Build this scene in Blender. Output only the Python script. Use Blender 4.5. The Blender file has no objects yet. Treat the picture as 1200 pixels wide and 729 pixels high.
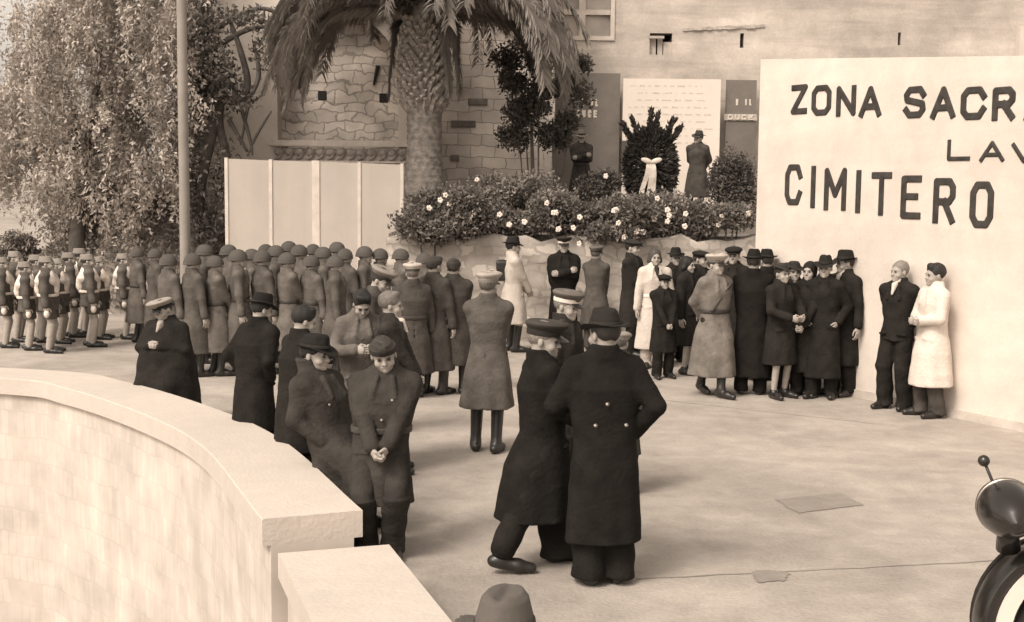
import bpy, bmesh, math, random
import numpy as np
import openvdb
from mathutils import Vector, Matrix
random.seed(7); np.random.seed(7)
C = bpy.context.scene.collection
R = math.radians
# ------------------------------------------------------------------ camera, sky, sun, exposure
CAM_Z = 2.65; FPX = 1500.0; CX, CY = 600.0, 364.5
PITCH = math.atan(147.5 / FPX); ROLL = -0.010
cam_d = bpy.data.cameras.new('camera'); cam = bpy.data.objects.new('camera', cam_d); C.objects.link(cam)
cam_d.sensor_width = 36; cam_d.lens = FPX / 1200 * 36; cam_d.clip_start = .1; cam_d.clip_end = 3000
CAMR = Matrix.Rotation(R(90) - PITCH, 3, 'X') @ Matrix.Rotation(-ROLL, 3, 'Z')
cam.matrix_world = Matrix.Translation((0, 0, CAM_Z)) @ CAMR.to_4x4()
bpy.context.scene.camera = cam
SUN_AZ, SUN_EL = R(-140), R(48)      # azimuth measured from +Y clockwise: behind and to the left
sd = Vector((math.sin(SUN_AZ) * math.cos(SUN_EL), math.cos(SUN_AZ) * math.cos(SUN_EL), math.sin(SUN_EL)))
w = bpy.data.worlds.new('World'); bpy.context.scene.world = w; w.use_nodes = True
nt = w.node_tree; nt.nodes.clear()
sky = nt.nodes.new('ShaderNodeTexSky'); sky.sky_type = 'NISHITA'; sky.sun_disc = False
sky.sun_elevation = SUN_EL; sky.sun_rotation = SUN_AZ; sky.dust_density = 4; sky.air_density = 1.5
bw = nt.nodes.new('ShaderNodeRGBToBW'); mulc = nt.nodes.new('ShaderNodeMix'); mulc.data_type = 'RGBA'; mulc.blend_type = 'MULTIPLY'
mulc.inputs[0].default_value = 1; mulc.inputs[7].default_value = (1.0, .895, .785, 1)   # the sky of a warm-toned old print
bg = nt.nodes.new('ShaderNodeBackground'); bg.inputs[1].default_value = .13
wo = nt.nodes.new('ShaderNodeOutputWorld')
nt.links.new(sky.outputs[0], bw.inputs[0]); nt.links.new(bw.outputs[0], mulc.inputs[6])
nt.links.new(mulc.outputs[2], bg.inputs[0]); nt.links.new(bg.outputs[0], wo.inputs[0])
sl = bpy.data.lights.new('sun', 'SUN'); sun = bpy.data.objects.new('sun', sl); C.objects.link(sun)
sl.energy = 1.05; sl.angle = R(16); sl.color = (1, .895, .785)
sun.rotation_euler = sd.to_track_quat('Z', 'Y').to_euler()
vs = bpy.context.scene.view_settings
vs.view_transform = 'Standard'; vs.look = 'None'; vs.exposure = 1.0; vs.gamma = 1; vs.use_curve_mapping = False

# ------------------------------------------------------------------ pixel <-> place
def ray(px, py):
    return (CAMR @ Vector((px - CX, -(py - CY), -FPX))).normalized()
def gnd(px, py, z=0.0):
    r = ray(px, py); t = (z - CAM_Z) / r.z
    return Vector((r.x * t, r.y * t, z))
def atY(px, py, Y):
    r = ray(px, py); t = Y / r.y
    return Vector((r.x * t, Y, CAM_Z + r.z * t))
def proj(p):
    q = CAMR.transposed() @ (Vector(p) - Vector((0, 0, CAM_Z)))
    return CX + q.x / -q.z * FPX, CY - q.y / -q.z * FPX

# ------------------------------------------------------------------ materials (warm greys: the photograph is a toned print)
def tone(v): return (v, v * .893, v * .80, 1)
MATS = {}
def mat(name, v, rough=.9, var=.15, scale=4.0, bump=.1, bscale=None, detail=6, spec=.3, metal=0, v2=None):
    if name in MATS: return MATS[name]
    m = bpy.data.materials.new(name); m.use_nodes = True; n = m.node_tree.nodes; l = m.node_tree.links
    b = n['Principled BSDF']; b.inputs['Roughness'].default_value = rough; b.inputs['Specular IOR Level'].default_value = spec
    b.inputs['Metallic'].default_value = metal
    tc = n.new('ShaderNodeTexCoord'); nz = n.new('ShaderNodeTexNoise'); nz.inputs['Scale'].default_value = scale; nz.inputs['Detail'].default_value = detail
    l.new(tc.outputs['Object'], nz.inputs['Vector'])
    cr = n.new('ShaderNodeValToRGB'); cr.color_ramp.elements[0].position = .3; cr.color_ramp.elements[1].position = .7
    a = v * (1 - var); c = (v2 if v2 is not None else v * (1 + var))
    cr.color_ramp.elements[0].color = tone(a); cr.color_ramp.elements[1].color = tone(c)
    l.new(nz.outputs[0], cr.inputs[0]); l.new(cr.outputs[0], b.inputs['Base Color'])
    if bump:
        nb = n.new('ShaderNodeTexNoise'); nb.inputs['Scale'].default_value = bscale or scale * 8; nb.inputs['Detail'].default_value = 5
        l.new(tc.outputs['Object'], nb.inputs['Vector'])
        bp = n.new('ShaderNodeBump'); bp.inputs['Strength'].default_value = bump; bp.inputs['Distance'].default_value = .02
        l.new(nb.outputs[0], bp.inputs['Height']); l.new(bp.outputs[0], b.inputs['Normal'])
    m['v'] = v; MATS[name] = m
    return m
def cloth(v):
    v = round(v, 3)
    return mat('wool_cloth_%g' % v, v, .95, .28 if v < .25 else .07, 7, .5, 34, spec=.1)
def stone_mat(name, v, bw_, bh, mortar, mv, var=.3, uv=False, scale=1.0, bump=.4, distort=.04, big=1.2, bigvar=.25):
    m = bpy.data.materials.new(name); m.use_nodes = True; n = m.node_tree.nodes; l = m.node_tree.links
    b = n['Principled BSDF']; b.inputs['Roughness'].default_value = .95; b.inputs['Specular IOR Level'].default_value = .15
    tc = n.new('ShaderNodeTexCoord'); mp = n.new('ShaderNodeMapping')
    if uv: l.new(tc.outputs['UV'], mp.inputs[0])
    else:
        sp = n.new('ShaderNodeSeparateXYZ'); cb = n.new('ShaderNodeCombineXYZ'); l.new(tc.outputs['Object'], sp.inputs[0])
        ad = n.new('ShaderNodeMath'); ad.operation = 'ADD'; l.new(sp.outputs[0], ad.inputs[0]); l.new(sp.outputs[1], ad.inputs[1])
        l.new(ad.outputs[0], cb.inputs[0]); l.new(sp.outputs[2], cb.inputs[1]); l.new(cb.outputs[0], mp.inputs[0])
    nd = n.new('ShaderNodeTexNoise'); nd.inputs['Scale'].default_value = 2.2; nd.inputs['Detail'].default_value = 4; l.new(mp.outputs[0], nd.inputs['Vector'])
    mx = n.new('ShaderNodeVectorMath'); mx.operation = 'MULTIPLY_ADD'; mx.inputs[1].default_value = (distort,) * 3
    l.new(nd.outputs['Color'], mx.inputs[0]); l.new(mp.outputs[0], mx.inputs[2])
    br = n.new('ShaderNodeTexBrick'); br.inputs['Scale'].default_value = scale; br.inputs['Brick Width'].default_value = bw_; br.inputs['Row Height'].default_value = bh
    br.inputs['Mortar Size'].default_value = mortar; br.inputs['Mortar Smooth'].default_value = .4
    br.inputs['Color1'].default_value = tone(v * (1 - var)); br.inputs['Color2'].default_value = tone(v * (1 + var)); br.inputs['Mortar'].default_value = tone(mv)
    l.new(mx.outputs[0], br.inputs['Vector'])
    nz = n.new('ShaderNodeTexNoise'); nz.inputs['Scale'].default_value = big; nz.inputs['Detail'].default_value = 8; l.new(tc.outputs['Object'], nz.inputs['Vector'])
    cr = n.new('ShaderNodeValToRGB'); cr.color_ramp.elements[0].position = .3; cr.color_ramp.elements[1].position = .72
    k0, k1 = 1 - bigvar, 1 + bigvar * .4
    cr.color_ramp.elements[0].color = (k0, k0, k0, 1); cr.color_ramp.elements[1].color = (k1, k1, k1, 1)
    l.new(nz.outputs[0], cr.inputs[0])
    mu = n.new('ShaderNodeMix'); mu.data_type = 'RGBA'; mu.blend_type = 'MULTIPLY'; mu.inputs[0].default_value = 1
    l.new(br.outputs[0], mu.inputs[6]); l.new(cr.outputs[0], mu.inputs[7]); l.new(mu.outputs[2], b.inputs['Base Color'])
    bp = n.new('ShaderNodeBump'); bp.inputs['Strength'].default_value = bump; bp.inputs['Distance'].default_value = .02
    rgb = n.new('ShaderNodeRGBToBW'); l.new(mu.outputs[2], rgb.inputs[0]); l.new(rgb.outputs[0], bp.inputs['Height']); l.new(bp.outputs[0], b.inputs['Normal'])
    return m
def worn_mat(name, v, blot=.35, s1=.35, s2=3.0, streak=None, rough=.95, bump=.15):
    """plaster / concrete: broad blotches, finer mottling, optional streaks"""
    m = bpy.data.materials.new(name); m.use_nodes = True; n = m.node_tree.nodes; l = m.node_tree.links
    b = n['Principled BSDF']; b.inputs['Roughness'].default_value = rough; b.inputs['Specular IOR Level'].default_value = .2
    tc = n.new('ShaderNodeTexCoord'); prev = None
    def layer(scale, amt, vec=(1, 1, 1), det=8, lo=.35, hi=.68):
        nonlocal prev
        mp = n.new('ShaderNodeMapping'); mp.inputs['Scale'].default_value = vec; l.new(tc.outputs['Object'], mp.inputs[0])
        nz = n.new('ShaderNodeTexNoise'); nz.inputs['Scale'].default_value = scale; nz.inputs['Detail'].default_value = det; nz.inputs['Roughness'].default_value = .6
        nz.inputs['Distortion'].default_value = .4
        l.new(mp.outputs[0], nz.inputs['Vector'])
        cr = n.new('ShaderNodeValToRGB'); cr.color_ramp.elements[0].position = lo; cr.color_ramp.elements[1].position = hi
        k = 1 - amt; cr.color_ramp.elements[0].color = (k, k, k, 1); cr.color_ramp.elements[1].color = (1, 1, 1, 1); l.new(nz.outputs[0], cr.inputs[0])
        mu = n.new('ShaderNodeMix'); mu.data_type = 'RGBA'; mu.blend_type = 'MULTIPLY'; mu.inputs[0].default_value = 1
        if prev is None: mu.inputs[6].default_value = tone(v)
        else: l.new(prev, mu.inputs[6])
        l.new(cr.outputs[0], mu.inputs[7]); prev = mu.outputs[2]
        return nz
    layer(s1, blot); fine = layer(s2, blot * .6); layer(s2 * 9, blot * .4, det=4)
    if streak: layer(1.0, streak[0], streak[1], lo=.4, hi=.6)
    l.new(prev, b.inputs['Base Color'])
    nb = n.new('ShaderNodeTexNoise'); nb.inputs['Scale'].default_value = 30; nb.inputs['Detail'].default_value = 6; l.new(tc.outputs['Object'], nb.inputs['Vector'])
    bp = n.new('ShaderNodeBump'); bp.inputs['Strength'].default_value = bump; bp.inputs['Distance'].default_value = .02
    l.new(nb.outputs[0], bp.inputs['Height']); l.new(bp.outputs[0], b.inputs['Normal'])
    return m

def felt(v):
    v = round(v, 3)
    return mat('felt_%g' % v, v, .85, .15, 9, .12, 60, spec=.2)
# ------------------------------------------------------------------ object helpers
def tag(o, label=None, cat=None, group=None, kind=None):
    if label: o['label'] = label
    if cat: o['category'] = cat
    if group: o['group'] = group
    if kind: o['kind'] = kind
    return o
def link(name, me, m=None, parent=None, loc=None, rz=0, smooth=False):
    o = bpy.data.objects.new(name, me); C.objects.link(o)
    if m is not None and not me.materials: me.materials.append(m)
    if parent: o.parent = parent
    if loc is not None: o.location = loc
    if rz: o.rotation_euler[2] = rz
    if smooth: me.polygons.foreach_set('use_smooth', [True] * len(me.polygons))
    return o
def empty(name, loc=(0, 0, 0), rz=0, scale=1):
    o = bpy.data.objects.new(name, None); C.objects.link(o); o.location = loc; o.rotation_euler[2] = rz; o.scale = (scale,) * 3
    o.empty_display_size = .2
    return o
def copy_tree(o, parent=None):
    c = o.copy(); C.objects.link(c); c.parent = parent
    for ch in list(o.children): copy_tree(ch, c)
    return c
def np_mesh(name, V, F, uv=None):
    V = np.asarray(V, dtype=np.float32); F = np.asarray(F, dtype=np.int32); k = F.shape[1]
    me = bpy.data.meshes.new(name); me.vertices.add(len(V)); me.vertices.foreach_set('co', V.ravel())
    me.loops.add(F.size); me.loops.foreach_set('vertex_index', F.ravel())
    me.polygons.add(len(F)); me.polygons.foreach_set('loop_start', np.arange(0, F.size, k, dtype=np.int32))
    me.polygons.foreach_set('loop_total', np.full(len(F), k, dtype=np.int32))
    me.update(calc_edges=True); me.validate()
    return me
class MB:
    """collects simple shapes of ONE object"""
    def __init__(s): s.bm = bmesh.new()
    def box(s, lo, hi, M=None, bev=0):
        lo, hi = Vector(lo), Vector(hi); c = (lo + hi) / 2; d = hi - lo
        r = bmesh.ops.create_cube(s.bm, size=1, matrix=(M or Matrix()) @ Matrix.Translation(c) @ Matrix.Diagonal((d.x, d.y, d.z, 1)))
        if bev:
            es = list({e for v in r['verts'] for e in v.link_edges})
            bmesh.ops.bevel(s.bm, geom=es, offset=bev, segments=2, affect='EDGES', profile=.6)
        return s
    def tube(s, pts, rs, n=10, caps=True):
        pts = [Vector(p) for p in pts]; rings = []
        if not hasattr(rs, '__len__'): rs = [rs] * len(pts)
        up = None
        for i, p in enumerate(pts):
            d = (pts[min(i + 1, len(pts) - 1)] - pts[max(i - 1, 0)]).normalized()
            if up is None: up = Vector((0, 0, 1)) if abs(d.z) < .9 else Vector((1, 0, 0))
            a = d.cross(up).normalized(); b_ = a.cross(d).normalized(); up = b_
            rings.append([s.bm.verts.new(p + (a * math.cos(t) + b_ * math.sin(t)) * rs[i]) for t in [2 * math.pi * k / n for k in range(n)]])
        for r0, r1 in zip(rings, rings[1:]):
            for k in range(n): s.bm.faces.new((r0[k], r0[(k + 1) % n], r1[(k + 1) % n], r1[k]))
        if caps: s.bm.faces.new(rings[0][::-1]); s.bm.faces.new(rings[-1])
        return s
    def lathe(s, prof, n=24, M=None, wob=0):
        M = M or Matrix(); rings = []
        for (r, z) in prof:
            rings.append([s.bm.verts.new(M @ Vector((r * math.cos(t) * (1 + wob * math.sin(3 * t + 5 * z)), r * math.sin(t), z))) for t in [2 * math.pi * k / n for k in range(n)]])
        for r0, r1 in zip(rings, rings[1:]):
            for k in range(n): s.bm.faces.new((r0[k], r0[(k + 1) % n], r1[(k + 1) % n], r1[k]))
        s.bm.faces.new(rings[0][::-1]); s.bm.faces.new(rings[-1])
        return s
    def prism(s, poly, z0, z1):
        """poly in XY extruded between z0 and z1"""
        a = [s.bm.verts.new((p[0], p[1], z0)) for p in poly]; b_ = [s.bm.verts.new((p[0], p[1], z1)) for p in poly]
        s.bm.faces.new(a[::-1]); s.bm.faces.new(b_); n = len(poly)
        for i in range(n): s.bm.faces.new((a[i], a[(i + 1) % n], b_[(i + 1) % n], b_[i]))
        return s
    def build(s, name, m, parent=None, smooth=False, loc=None, rz=0, auto=None):
        bmesh.ops.recalc_face_normals(s.bm, faces=s.bm.faces[:])
        me = bpy.data.meshes.new(name); s.bm.to_mesh(me); s.bm.free()
        return link(name, me, m, parent, loc, rz, smooth)

# ------------------------------------------------------------------ signed-distance modelling for figures
def smin(a, b, k):
    if k <= 0: return np.minimum(a, b)
    h = np.clip(.5 + .5 * (b - a) / k, 0, 1)
    return b * (1 - h) + a * h - k * h * (1 - h)
class SDF:
    def __init__(s, v): s.v = v; s.ops = []; s.post = None
    def _add(s, fn, lo, hi, k, sub): s.ops.append((fn, np.array(lo, float), np.array(hi, float), k, sub)); return s
    def rc(s, p0, p1, r0, r1=None, k=.02, sub=False, sq=None):
        r1 = r0 if r1 is None else r1; p0 = np.array(p0, float); p1 = np.array(p1, float); d = p1 - p0; L = max(d @ d, 1e-9); m = max(r0, r1)
        def fn(X, Y, Z):
            x, y, z = X - p0[0], Y - p0[1], Z - p0[2]
            t = np.clip((x * d[0] + y * d[1] + z * d[2]) / L, 0, 1)
            return np.sqrt((x - t * d[0]) ** 2 + (y - t * d[1]) ** 2 + (z - t * d[2]) ** 2) - (r0 + t * (r1 - r0))
        return s._add(fn, np.minimum(p0, p1) - m, np.maximum(p0, p1) + m, k, sub)
    def ell(s, c, r, k=.02, sub=False, zw=None, rot=None):
        c = np.array(c, float); r = np.array(r, float); m = r.min(); e = max(r) if rot is not None else r
        def fn(X, Y, Z):
            x, y, z = X - c[0], Y - c[1], Z - c[2]
            if rot is not None:
                M = np.array(rot)
                x, y, z = (M[0][0] * x + M[1][0] * y + M[2][0] * z, M[0][1] * x + M[1][1] * y + M[2][1] * z, M[0][2] * x + M[1][2] * y + M[2][2] * z)
            if zw is not None: z = z - zw(x, y)
            k0 = np.sqrt((x / r[0]) ** 2 + (y / r[1]) ** 2 + (z / r[2]) ** 2)
            k1 = np.sqrt((x / r[0] ** 2) ** 2 + (y / r[1] ** 2) ** 2 + (z / r[2] ** 2) ** 2) + 1e-9
            return k0 * (k0 - 1) / k1
        pad = .05 if zw is not None else 0
        return s._add(fn, c - e - pad, c + e + pad, k, sub)
    def loft(s, rings, k=.02, fold=None, sub=False, p=2.0):
        rings = sorted(rings); A = np.array(rings, float); zs = A[:, 0]
        def fn(X, Y, Z):
            zc = np.clip(Z, zs[0], zs[-1]); g = lambda i: np.interp(zc, zs, A[:, i])
            cx, cy, a, b = g(1), g(2), g(3), g(4)
            x, y = X - cx, Y - cy
            f = 1
            if fold:
                n_, amp, ph, zt = fold; th = np.arctan2(y, x); w_ = np.clip((zt - Z) / (zt - zs[0]), 0, 1)
                f = 1 + amp * w_ * (np.sin(n_ * th + ph + 1.5 * Z) * .6 + np.sin((n_ * 2 - 3) * th + 2 * ph) * .4)
            q = (np.abs(x / a) ** p + np.abs(y / b) ** p) ** (1 / p) / f
            d = (q - 1) * np.minimum(a, b)
            dz = np.maximum(zs[0] - Z, Z - zs[-1])
            return np.maximum(d, dz)
        m = np.array([A[:, 3].max() * 1.15, A[:, 4].max() * 1.15, 0])
        lo = np.array([A[:, 1].min(), A[:, 2].min(), zs[0]]) - m; hi = np.array([A[:, 1].max(), A[:, 2].max(), zs[-1]]) + m
        return s._add(fn, lo, hi, k, sub)
    def cut(s, axis, val, keep_above=True):
        def fn(X, Y, Z):
            q = (X, Y, Z)[axis] + 0 * X + 0 * Y + 0 * Z
            return (q - val) if keep_above else (val - q)
        return s._add(fn, (-9, -9, -9), (9, 9, 9), 0, True)
    def arrays(s):
        v = s.v; adds = [o for o in s.ops if not o[4]]
        lo = np.min([o[1] for o in adds], 0) - 4 * v; hi = np.max([o[2] for o in adds], 0) + 4 * v
        n = np.ceil((hi - lo) / v).astype(int) + 1; arr = np.full(n, .3, np.float32)
        ax = [lo[i] + v * np.arange(n[i]) for i in range(3)]
        for fn, a, b, k, sub in s.ops:
            i0 = np.clip(np.floor((a - k - 3 * v - lo) / v).astype(int), 0, n); i1 = np.clip(np.ceil((b + k + 3 * v - lo) / v).astype(int) + 1, 0, n)
            if np.any(i1 <= i0): continue
            sl_ = tuple(slice(i0[j], i1[j]) for j in range(3))
            X = ax[0][sl_[0]][:, None, None]; Y = ax[1][sl_[1]][None, :, None]; Z = ax[2][sl_[2]][None, None, :]
            d = fn(X, Y, Z)
            if sub: arr[sl_] = -smin(-arr[sl_], d, k)
            else: arr[sl_] = smin(arr[sl_], d, k)
        if s.post:
            X = ax[0][:, None, None]; Y = ax[1][None, :, None]; Z = ax[2][None, None, :]
            arr = arr + s.post(X, Y, Z)
        g2 = openvdb.FloatGrid(3 * v); g2.copyFromArray(np.clip(arr, -3 * v, 3 * v).astype(np.float32))
        P, Q = g2.convertToQuads(0.0)
        return np.asarray(P) * v + lo, np.asarray(Q)
    def mesh(s, name):
        P, Q = s.arrays(); return np_mesh(name, P, Q)
def join(parts):
    Vs, Fs, n = [], [], 0
    for P, Q in parts: Vs.append(P); Fs.append(np.asarray(Q) + n); n += len(P)
    return np.concatenate(Vs), np.concatenate(Fs)
def xf(PQ, M, s=1.0, mirror=False):
    P, Q = PQ; P = P * s
    if mirror: P = P * np.array([-1, 1, 1]); Q = Q[:, ::-1]
    M = np.array(M); return P @ M[:3, :3].T + M[:3, 3], Q
# ------------------------------------------------------------------ heads, hands, hats: modelled once, used by every figure
def head_sdf(v, woman=False, child=False):
    s = SDF(v)
    s.ell((0, -.012, .145), (.076, .098, .092)); s.ell((0, .03, .092), (.058, .062, .085), .03)
    s.ell((0, .042, .036), (.046, .045, .034), .03); s.rc((0, .076, .02), (0, .078, .022), .015 if woman else .018, k=.02)
    for q in (-1, 1):
        s.ell((q * .04, .06, .075), (.024, .026, .024), .02)
        s.ell((q * .077, -.006, .106), (.009, .018, .029), .006)
    s.rc((-.032, .083, .134), (.032, .083, .134), .012, k=.014)
    for q in (-1, 1): s.ell((q * .031, .101, .114), (.019, .016, .013), .012, sub=True)
    s.rc((0, .088, .124), (0, .107, .084), .008, .0125, k=.01); s.rc((-.012, .095, .08), (.012, .095, .08), .008, k=.008)
    s.rc((-.02, .086, .055), (.02, .086, .055), .0095, k=.008); s.rc((-.016, .084, .044), (.016, .084, .044), .009, k=.006)
    s.ell((0, .099, .0495), (.022, .006, .0022), .003, sub=True)
    s.rc((0, -.018, .06), (0, -.03, -.055), .05 if woman else .056, .054 if woman else .058, k=.02)
    return s.arrays()
HEAD = {'fine': head_sdf(.0045), 'mid': head_sdf(.0075)}
def hair_sdf(kind):
    s = SDF(.006)
    if kind == 'short':
        s.ell((0, -.016, .153), (.082, .104, .095)); s.ell((0, .096, .07), (.1, .1, .108), .01, sub=True); s.rc((-.1, -.01, .045), (.1, -.01, .045), .045, k=.02, sub=True); s.cut(2, .05)
    elif kind == 'full':      # thick swept-back hair
        s.ell((0, -.016, .162), (.086, .108, .098)); s.rc((-.03, .06, .215), (.04, .05, .225), .03, k=.03); s.ell((0, .105, .075), (.1, .1, .105), .01, sub=True)
        s.rc((-.1, -.01, .045), (.1, -.01, .045), .045, k=.02, sub=True); s.cut(2, .045)
    else:                      # woman's set hair
        s.ell((0, -.02, .15), (.093, .11, .1)); s.rc((-.07, -.03, .07), (.07, -.03, .07), .045, k=.05); s.rc((0, -.08, .06), (0, -.09, .09), .05, k=.05)
        s.ell((0, .11, .07), (.075, .1, .1), .015, sub=True)
    s.post = lambda X, Y, Z: .0025 * np.sin(70 * X + 30 * Z) * np.sin(55 * Y + 20 * X)
    return s.mesh('hair')
HAIR = {k: hair_sdf(k) for k in ('short', 'full', 'woman')}
def hand_sdf(pose, v=.004):
    """wrist at the origin, fingers towards -Z, palm facing -X, thumb forward (+Y): a left hand seen from outside is mirrored"""
    s = SDF(v); s.rc((0, 0, .03), (0, 0, -.02), .026, .024, k=.01)
    s.ell((0, .0, -.048), (.017, .039, .046), .02)
    curl = {'relaxed': (18, 26, 22), 'grip': (55, 75, 55), 'flat': (6, 8, 8)}[pose]
    L = [(.040, .024, .018), (.045, .028, .02), (.042, .026, .019), (.032, .02, .016)]
    for i, (a, b, c) in enumerate(L):
        y = .028 - i * .0185; p = np.array([0, y, -.078 + (.006 if i == 3 else 0)]); ang = 0
        for j, ln in enumerate((a, b, c)):
            ang += R(curl[j]); q = p + np.array([-math.sin(ang) * ln, -.05 * ln * (i - 1.5), -math.cos(ang) * ln])
            s.rc(p, q, .0092 - j * .0008, .0086 - j * .0009, k=.0035); p = q
    p0 = (0, .022, -.02); p1 = (-.012, .05, -.05); p2 = (-.02, .058, -.078) if pose != 'grip' else (-.032, .042, -.078)
    p3 = (-.024, .058, -.1) if pose != 'grip' else (-.042, .026, -.092)
    s.rc(p0, p1, .015, .0115, k=.012); s.rc(p1, p2, .0105, .0095, k=.004); s.rc(p2, p3, .0095, .008, k=.004)
    return s.arrays()
HAND = {k: hand_sdf(k) for k in ('relaxed', 'grip', 'flat')}
HATS = {}
def hat_mesh(kind):
    if kind in HATS: return HATS[kind]
    out = {}
    if kind in ('peaked', 'naval'):
        s = SDF(.005); s.loft([(.150, 0, -.008, .086, .108), (.193, 0, -.006, .09, .112)], k=.004)
        s.loft([(.19, 0, -.004, .092, .114), (.215, 0, .004, .118, .138), (.232, 0, .01, .126, .146), (.248, 0, .014, .112, .13), (.256, 0, .014, .06, .08)], k=.006)
        s.ell((0, .10, .225), (.05, .035, .045), .03)
        s.ell((0, -.02, .262), (.1, .11, .018), .015, sub=True, zw=lambda x, y: -.1 * y)
        out['hat'] = s.mesh('peaked_cap')
        s = SDF(.004); s.ell((0, .108, .148), (.078, .056, .0075), 0, zw=lambda x, y: -.45 * (y - .0) - 3 * x * x); s.ell((0, -.02, .14), (.08, .1, .1), .004, sub=True)
        out['visor'] = s.mesh('visor')
        s = SDF(.004); s.loft([(.152, 0, -.008, .0905, .1125), (.186, 0, -.006, .0935, .1155)], k=0); out['hat_band'] = s.mesh('hat_band')
    elif kind == 'fedora':
        s = SDF(.005); s.ell((0, 0, .165), (.14, .165, .008), 0, zw=lambda x, y: 1.3 * x * x - .9 * np.maximum(y, 0) ** 2 - .1 * y)
        s.loft([(.16, 0, -.005, .084, .107), (.21, 0, -.005, .08, .102), (.262, 0, .0, .066, .09), (.28, 0, 0, .05, .075)], k=.012)
        s.ell((0, -.01, .295), (.016, .085, .03), .02, sub=True)
        for q in (-1, 1): s.ell((q * .075, .075, .255), (.03, .03, .035), .02, sub=True)
        out['hat'] = s.mesh('fedora')
        s = SDF(.004); s.loft([(.172, 0, -.005, .0885, .1115), (.2, 0, -.005, .086, .109)], k=0); out['hat_band'] = s.mesh('hat_band')
    elif kind == 'helmet':
        s = SDF(.006); s.ell((0, -.008, .145), (.103, .124, .112)); s.loft([(.085, 0, -.012, .116, .140), (.125, 0, -.01, .108, .130), (.16, 0, -.008, .102, .123)], k=.012)
        s.ell((0, .14, .08), (.09, .1, .045), .01, sub=True); s.cut(2, .1)
        s.ell((0, -.01, .115), (.093, .112, .11), 0.0, sub=True)
        out['hat'] = s.mesh('steel_helmet')
    elif kind == 'bustina':
        s = SDF(.005); s.loft([(.145, 0, -.006, .086, .108), (.19, 0, -.004, .085, .118), (.225, 0, 0, .06, .118), (.238, 0, .0, .03, .09)], k=.004)
        s.loft([(.147, 0, -.006, .092, .115), (.195, 0, -.004, .09, .123)], k=.0); s.ell((0, .02, .25), (.012, .12, .02), .02, sub=True); s.ell((0, .125, .2), (.035, .012, .03), .008)
        out['hat'] = s.mesh('forage_cap')
    elif kind == 'fez':
        s = SDF(.006); s.loft([(.15, 0, -.01, .088, .108), (.25, 0, -.03, .068, .085)], k=.004); s.rc((0, -.1, .24), (.01, -.13, .1), .012, .02, k=.01); out['hat'] = s.mesh('fez')
    elif kind == 'flat':
        s = SDF(.005); s.ell((0, .012, .195), (.115, .14, .042), 0, zw=lambda x, y: .1 * -y); s.loft([(.15, 0, -.008, .085, .106), (.19, 0, -.005, .09, .11)], k=.02)
        s.ell((0, .115, .158), (.07, .05, .008), .004, zw=lambda x, y: -.3 * y - 2 * x * x); out['hat'] = s.mesh('cloth_cap')
    elif kind == 'ladyhat':
        s = SDF(.005); s.ell((0, -.005, .185), (.14, .15, .009), 0, zw=lambda x, y: .25 * x + .2 * -y); s.loft([(.17, 0, -.01, .082, .1), (.235, .01, -.01, .07, .085), (.255, .012, -.01, .05, .06)], k=.012)
        out['hat'] = s.mesh('brimmed_hat')
    elif kind == 'scarf':
        s = SDF(.006); s.ell((0, -.018, .145), (.09, .11, .103)); s.rc((0, -.02, .06), (0, -.035, -.02), .078, .085, k=.04); s.ell((0, .11, .085), (.06, .085, .085), .01, sub=True); out['hat'] = s.mesh('headscarf')
    HATS[kind] = out; return out
HATNAME = dict(peaked='peaked_cap', naval='peaked_cap', fedora='felt_hat', helmet='steel_helmet', bustina='forage_cap', fez='fez_cap', flat='cloth_cap', ladyhat='brimmed_hat', scarf='headscarf')
HATTOP = dict(peaked=.256, naval=.256, fedora=.275, helmet=.262, bustina=.24, fez=.25, flat=.235, ladyhat=.255, scarf=.245)
SKIN = mat('skin', .35, .6, .08, 14, .05, spec=.35); HAIRM = {}
def hairmat(v): return mat('hair_%g' % v, v, .6, .3, 60, .3, 200, spec=.4)
LEATHER = mat('black_leather', .022, .35, .2, 8, .1, spec=.5); GLASSY = mat('dark_eye', .03, .3, .1, 5, 0, spec=.5)
METAL = mat('brass_button', .35, .45, .1, 5, 0, metal=.8); STEEL = mat('painted_steel_helmet', .085, .9, .2, 6, .1, spec=.4)
WHITE = mat('white_cloth', .72, .9, .06, 8, .15, 60); BELT = mat('belt_leather', .05, .45, .2, 8, .1)
def ik(a, b, l1, l2, hint):
    a, b = np.array(a, float), np.array(b, float); d = b - a; L = np.linalg.norm(d); M = (l1 + l2) * .999
    if L > M: b = a + d * M / L; d = b - a; L = M
    u = d / L; x = (l1 * l1 - l2 * l2 + L * L) / (2 * L); h = math.sqrt(max(l1 * l1 - x * x, 0))
    n = np.array(hint, float); n -= u * (n @ u); n /= np.linalg.norm(n) + 1e-9
    return a + u * x + n * h, b
ARMS = {  # hand target (for the +X side; x mirrored for the other), elbow hint, hand pose
    'down': ((.27, .05, .80), (.4, -.6, 0), 'relaxed'), 'behind': ((.05, -.17, .93), (1, -.5, 0), 'grip'), 'front': ((.035, .25, .90), (1, -.3, -.3), 'grip'),
    'fold': ((-.08, .22, 1.15), (1, .0, -.8), 'grip'), 'pocket': ((.175, .05, .93), (.7, -1, 0), 'grip'), 'hold': ((.10, .30, 1.05), (.8, -.3, -.8), 'grip'),
    'read': ((.09, .32, 1.16), (.8, -.2, -.8), 'grip'), 'hip': ((.21, -.06, .99), (1, -.35, 0), 'grip'), 'sling': ((.14, .14, 1.3), (.6, 0, -1), 'grip'), 'forward': ((.14, .40, 1.05), (.5, -.3, -.8), 'relaxed'),
    'knee': ((.14, .38, .70), (.6, -.2, -.5), 'relaxed')}
FIGS = []
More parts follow.
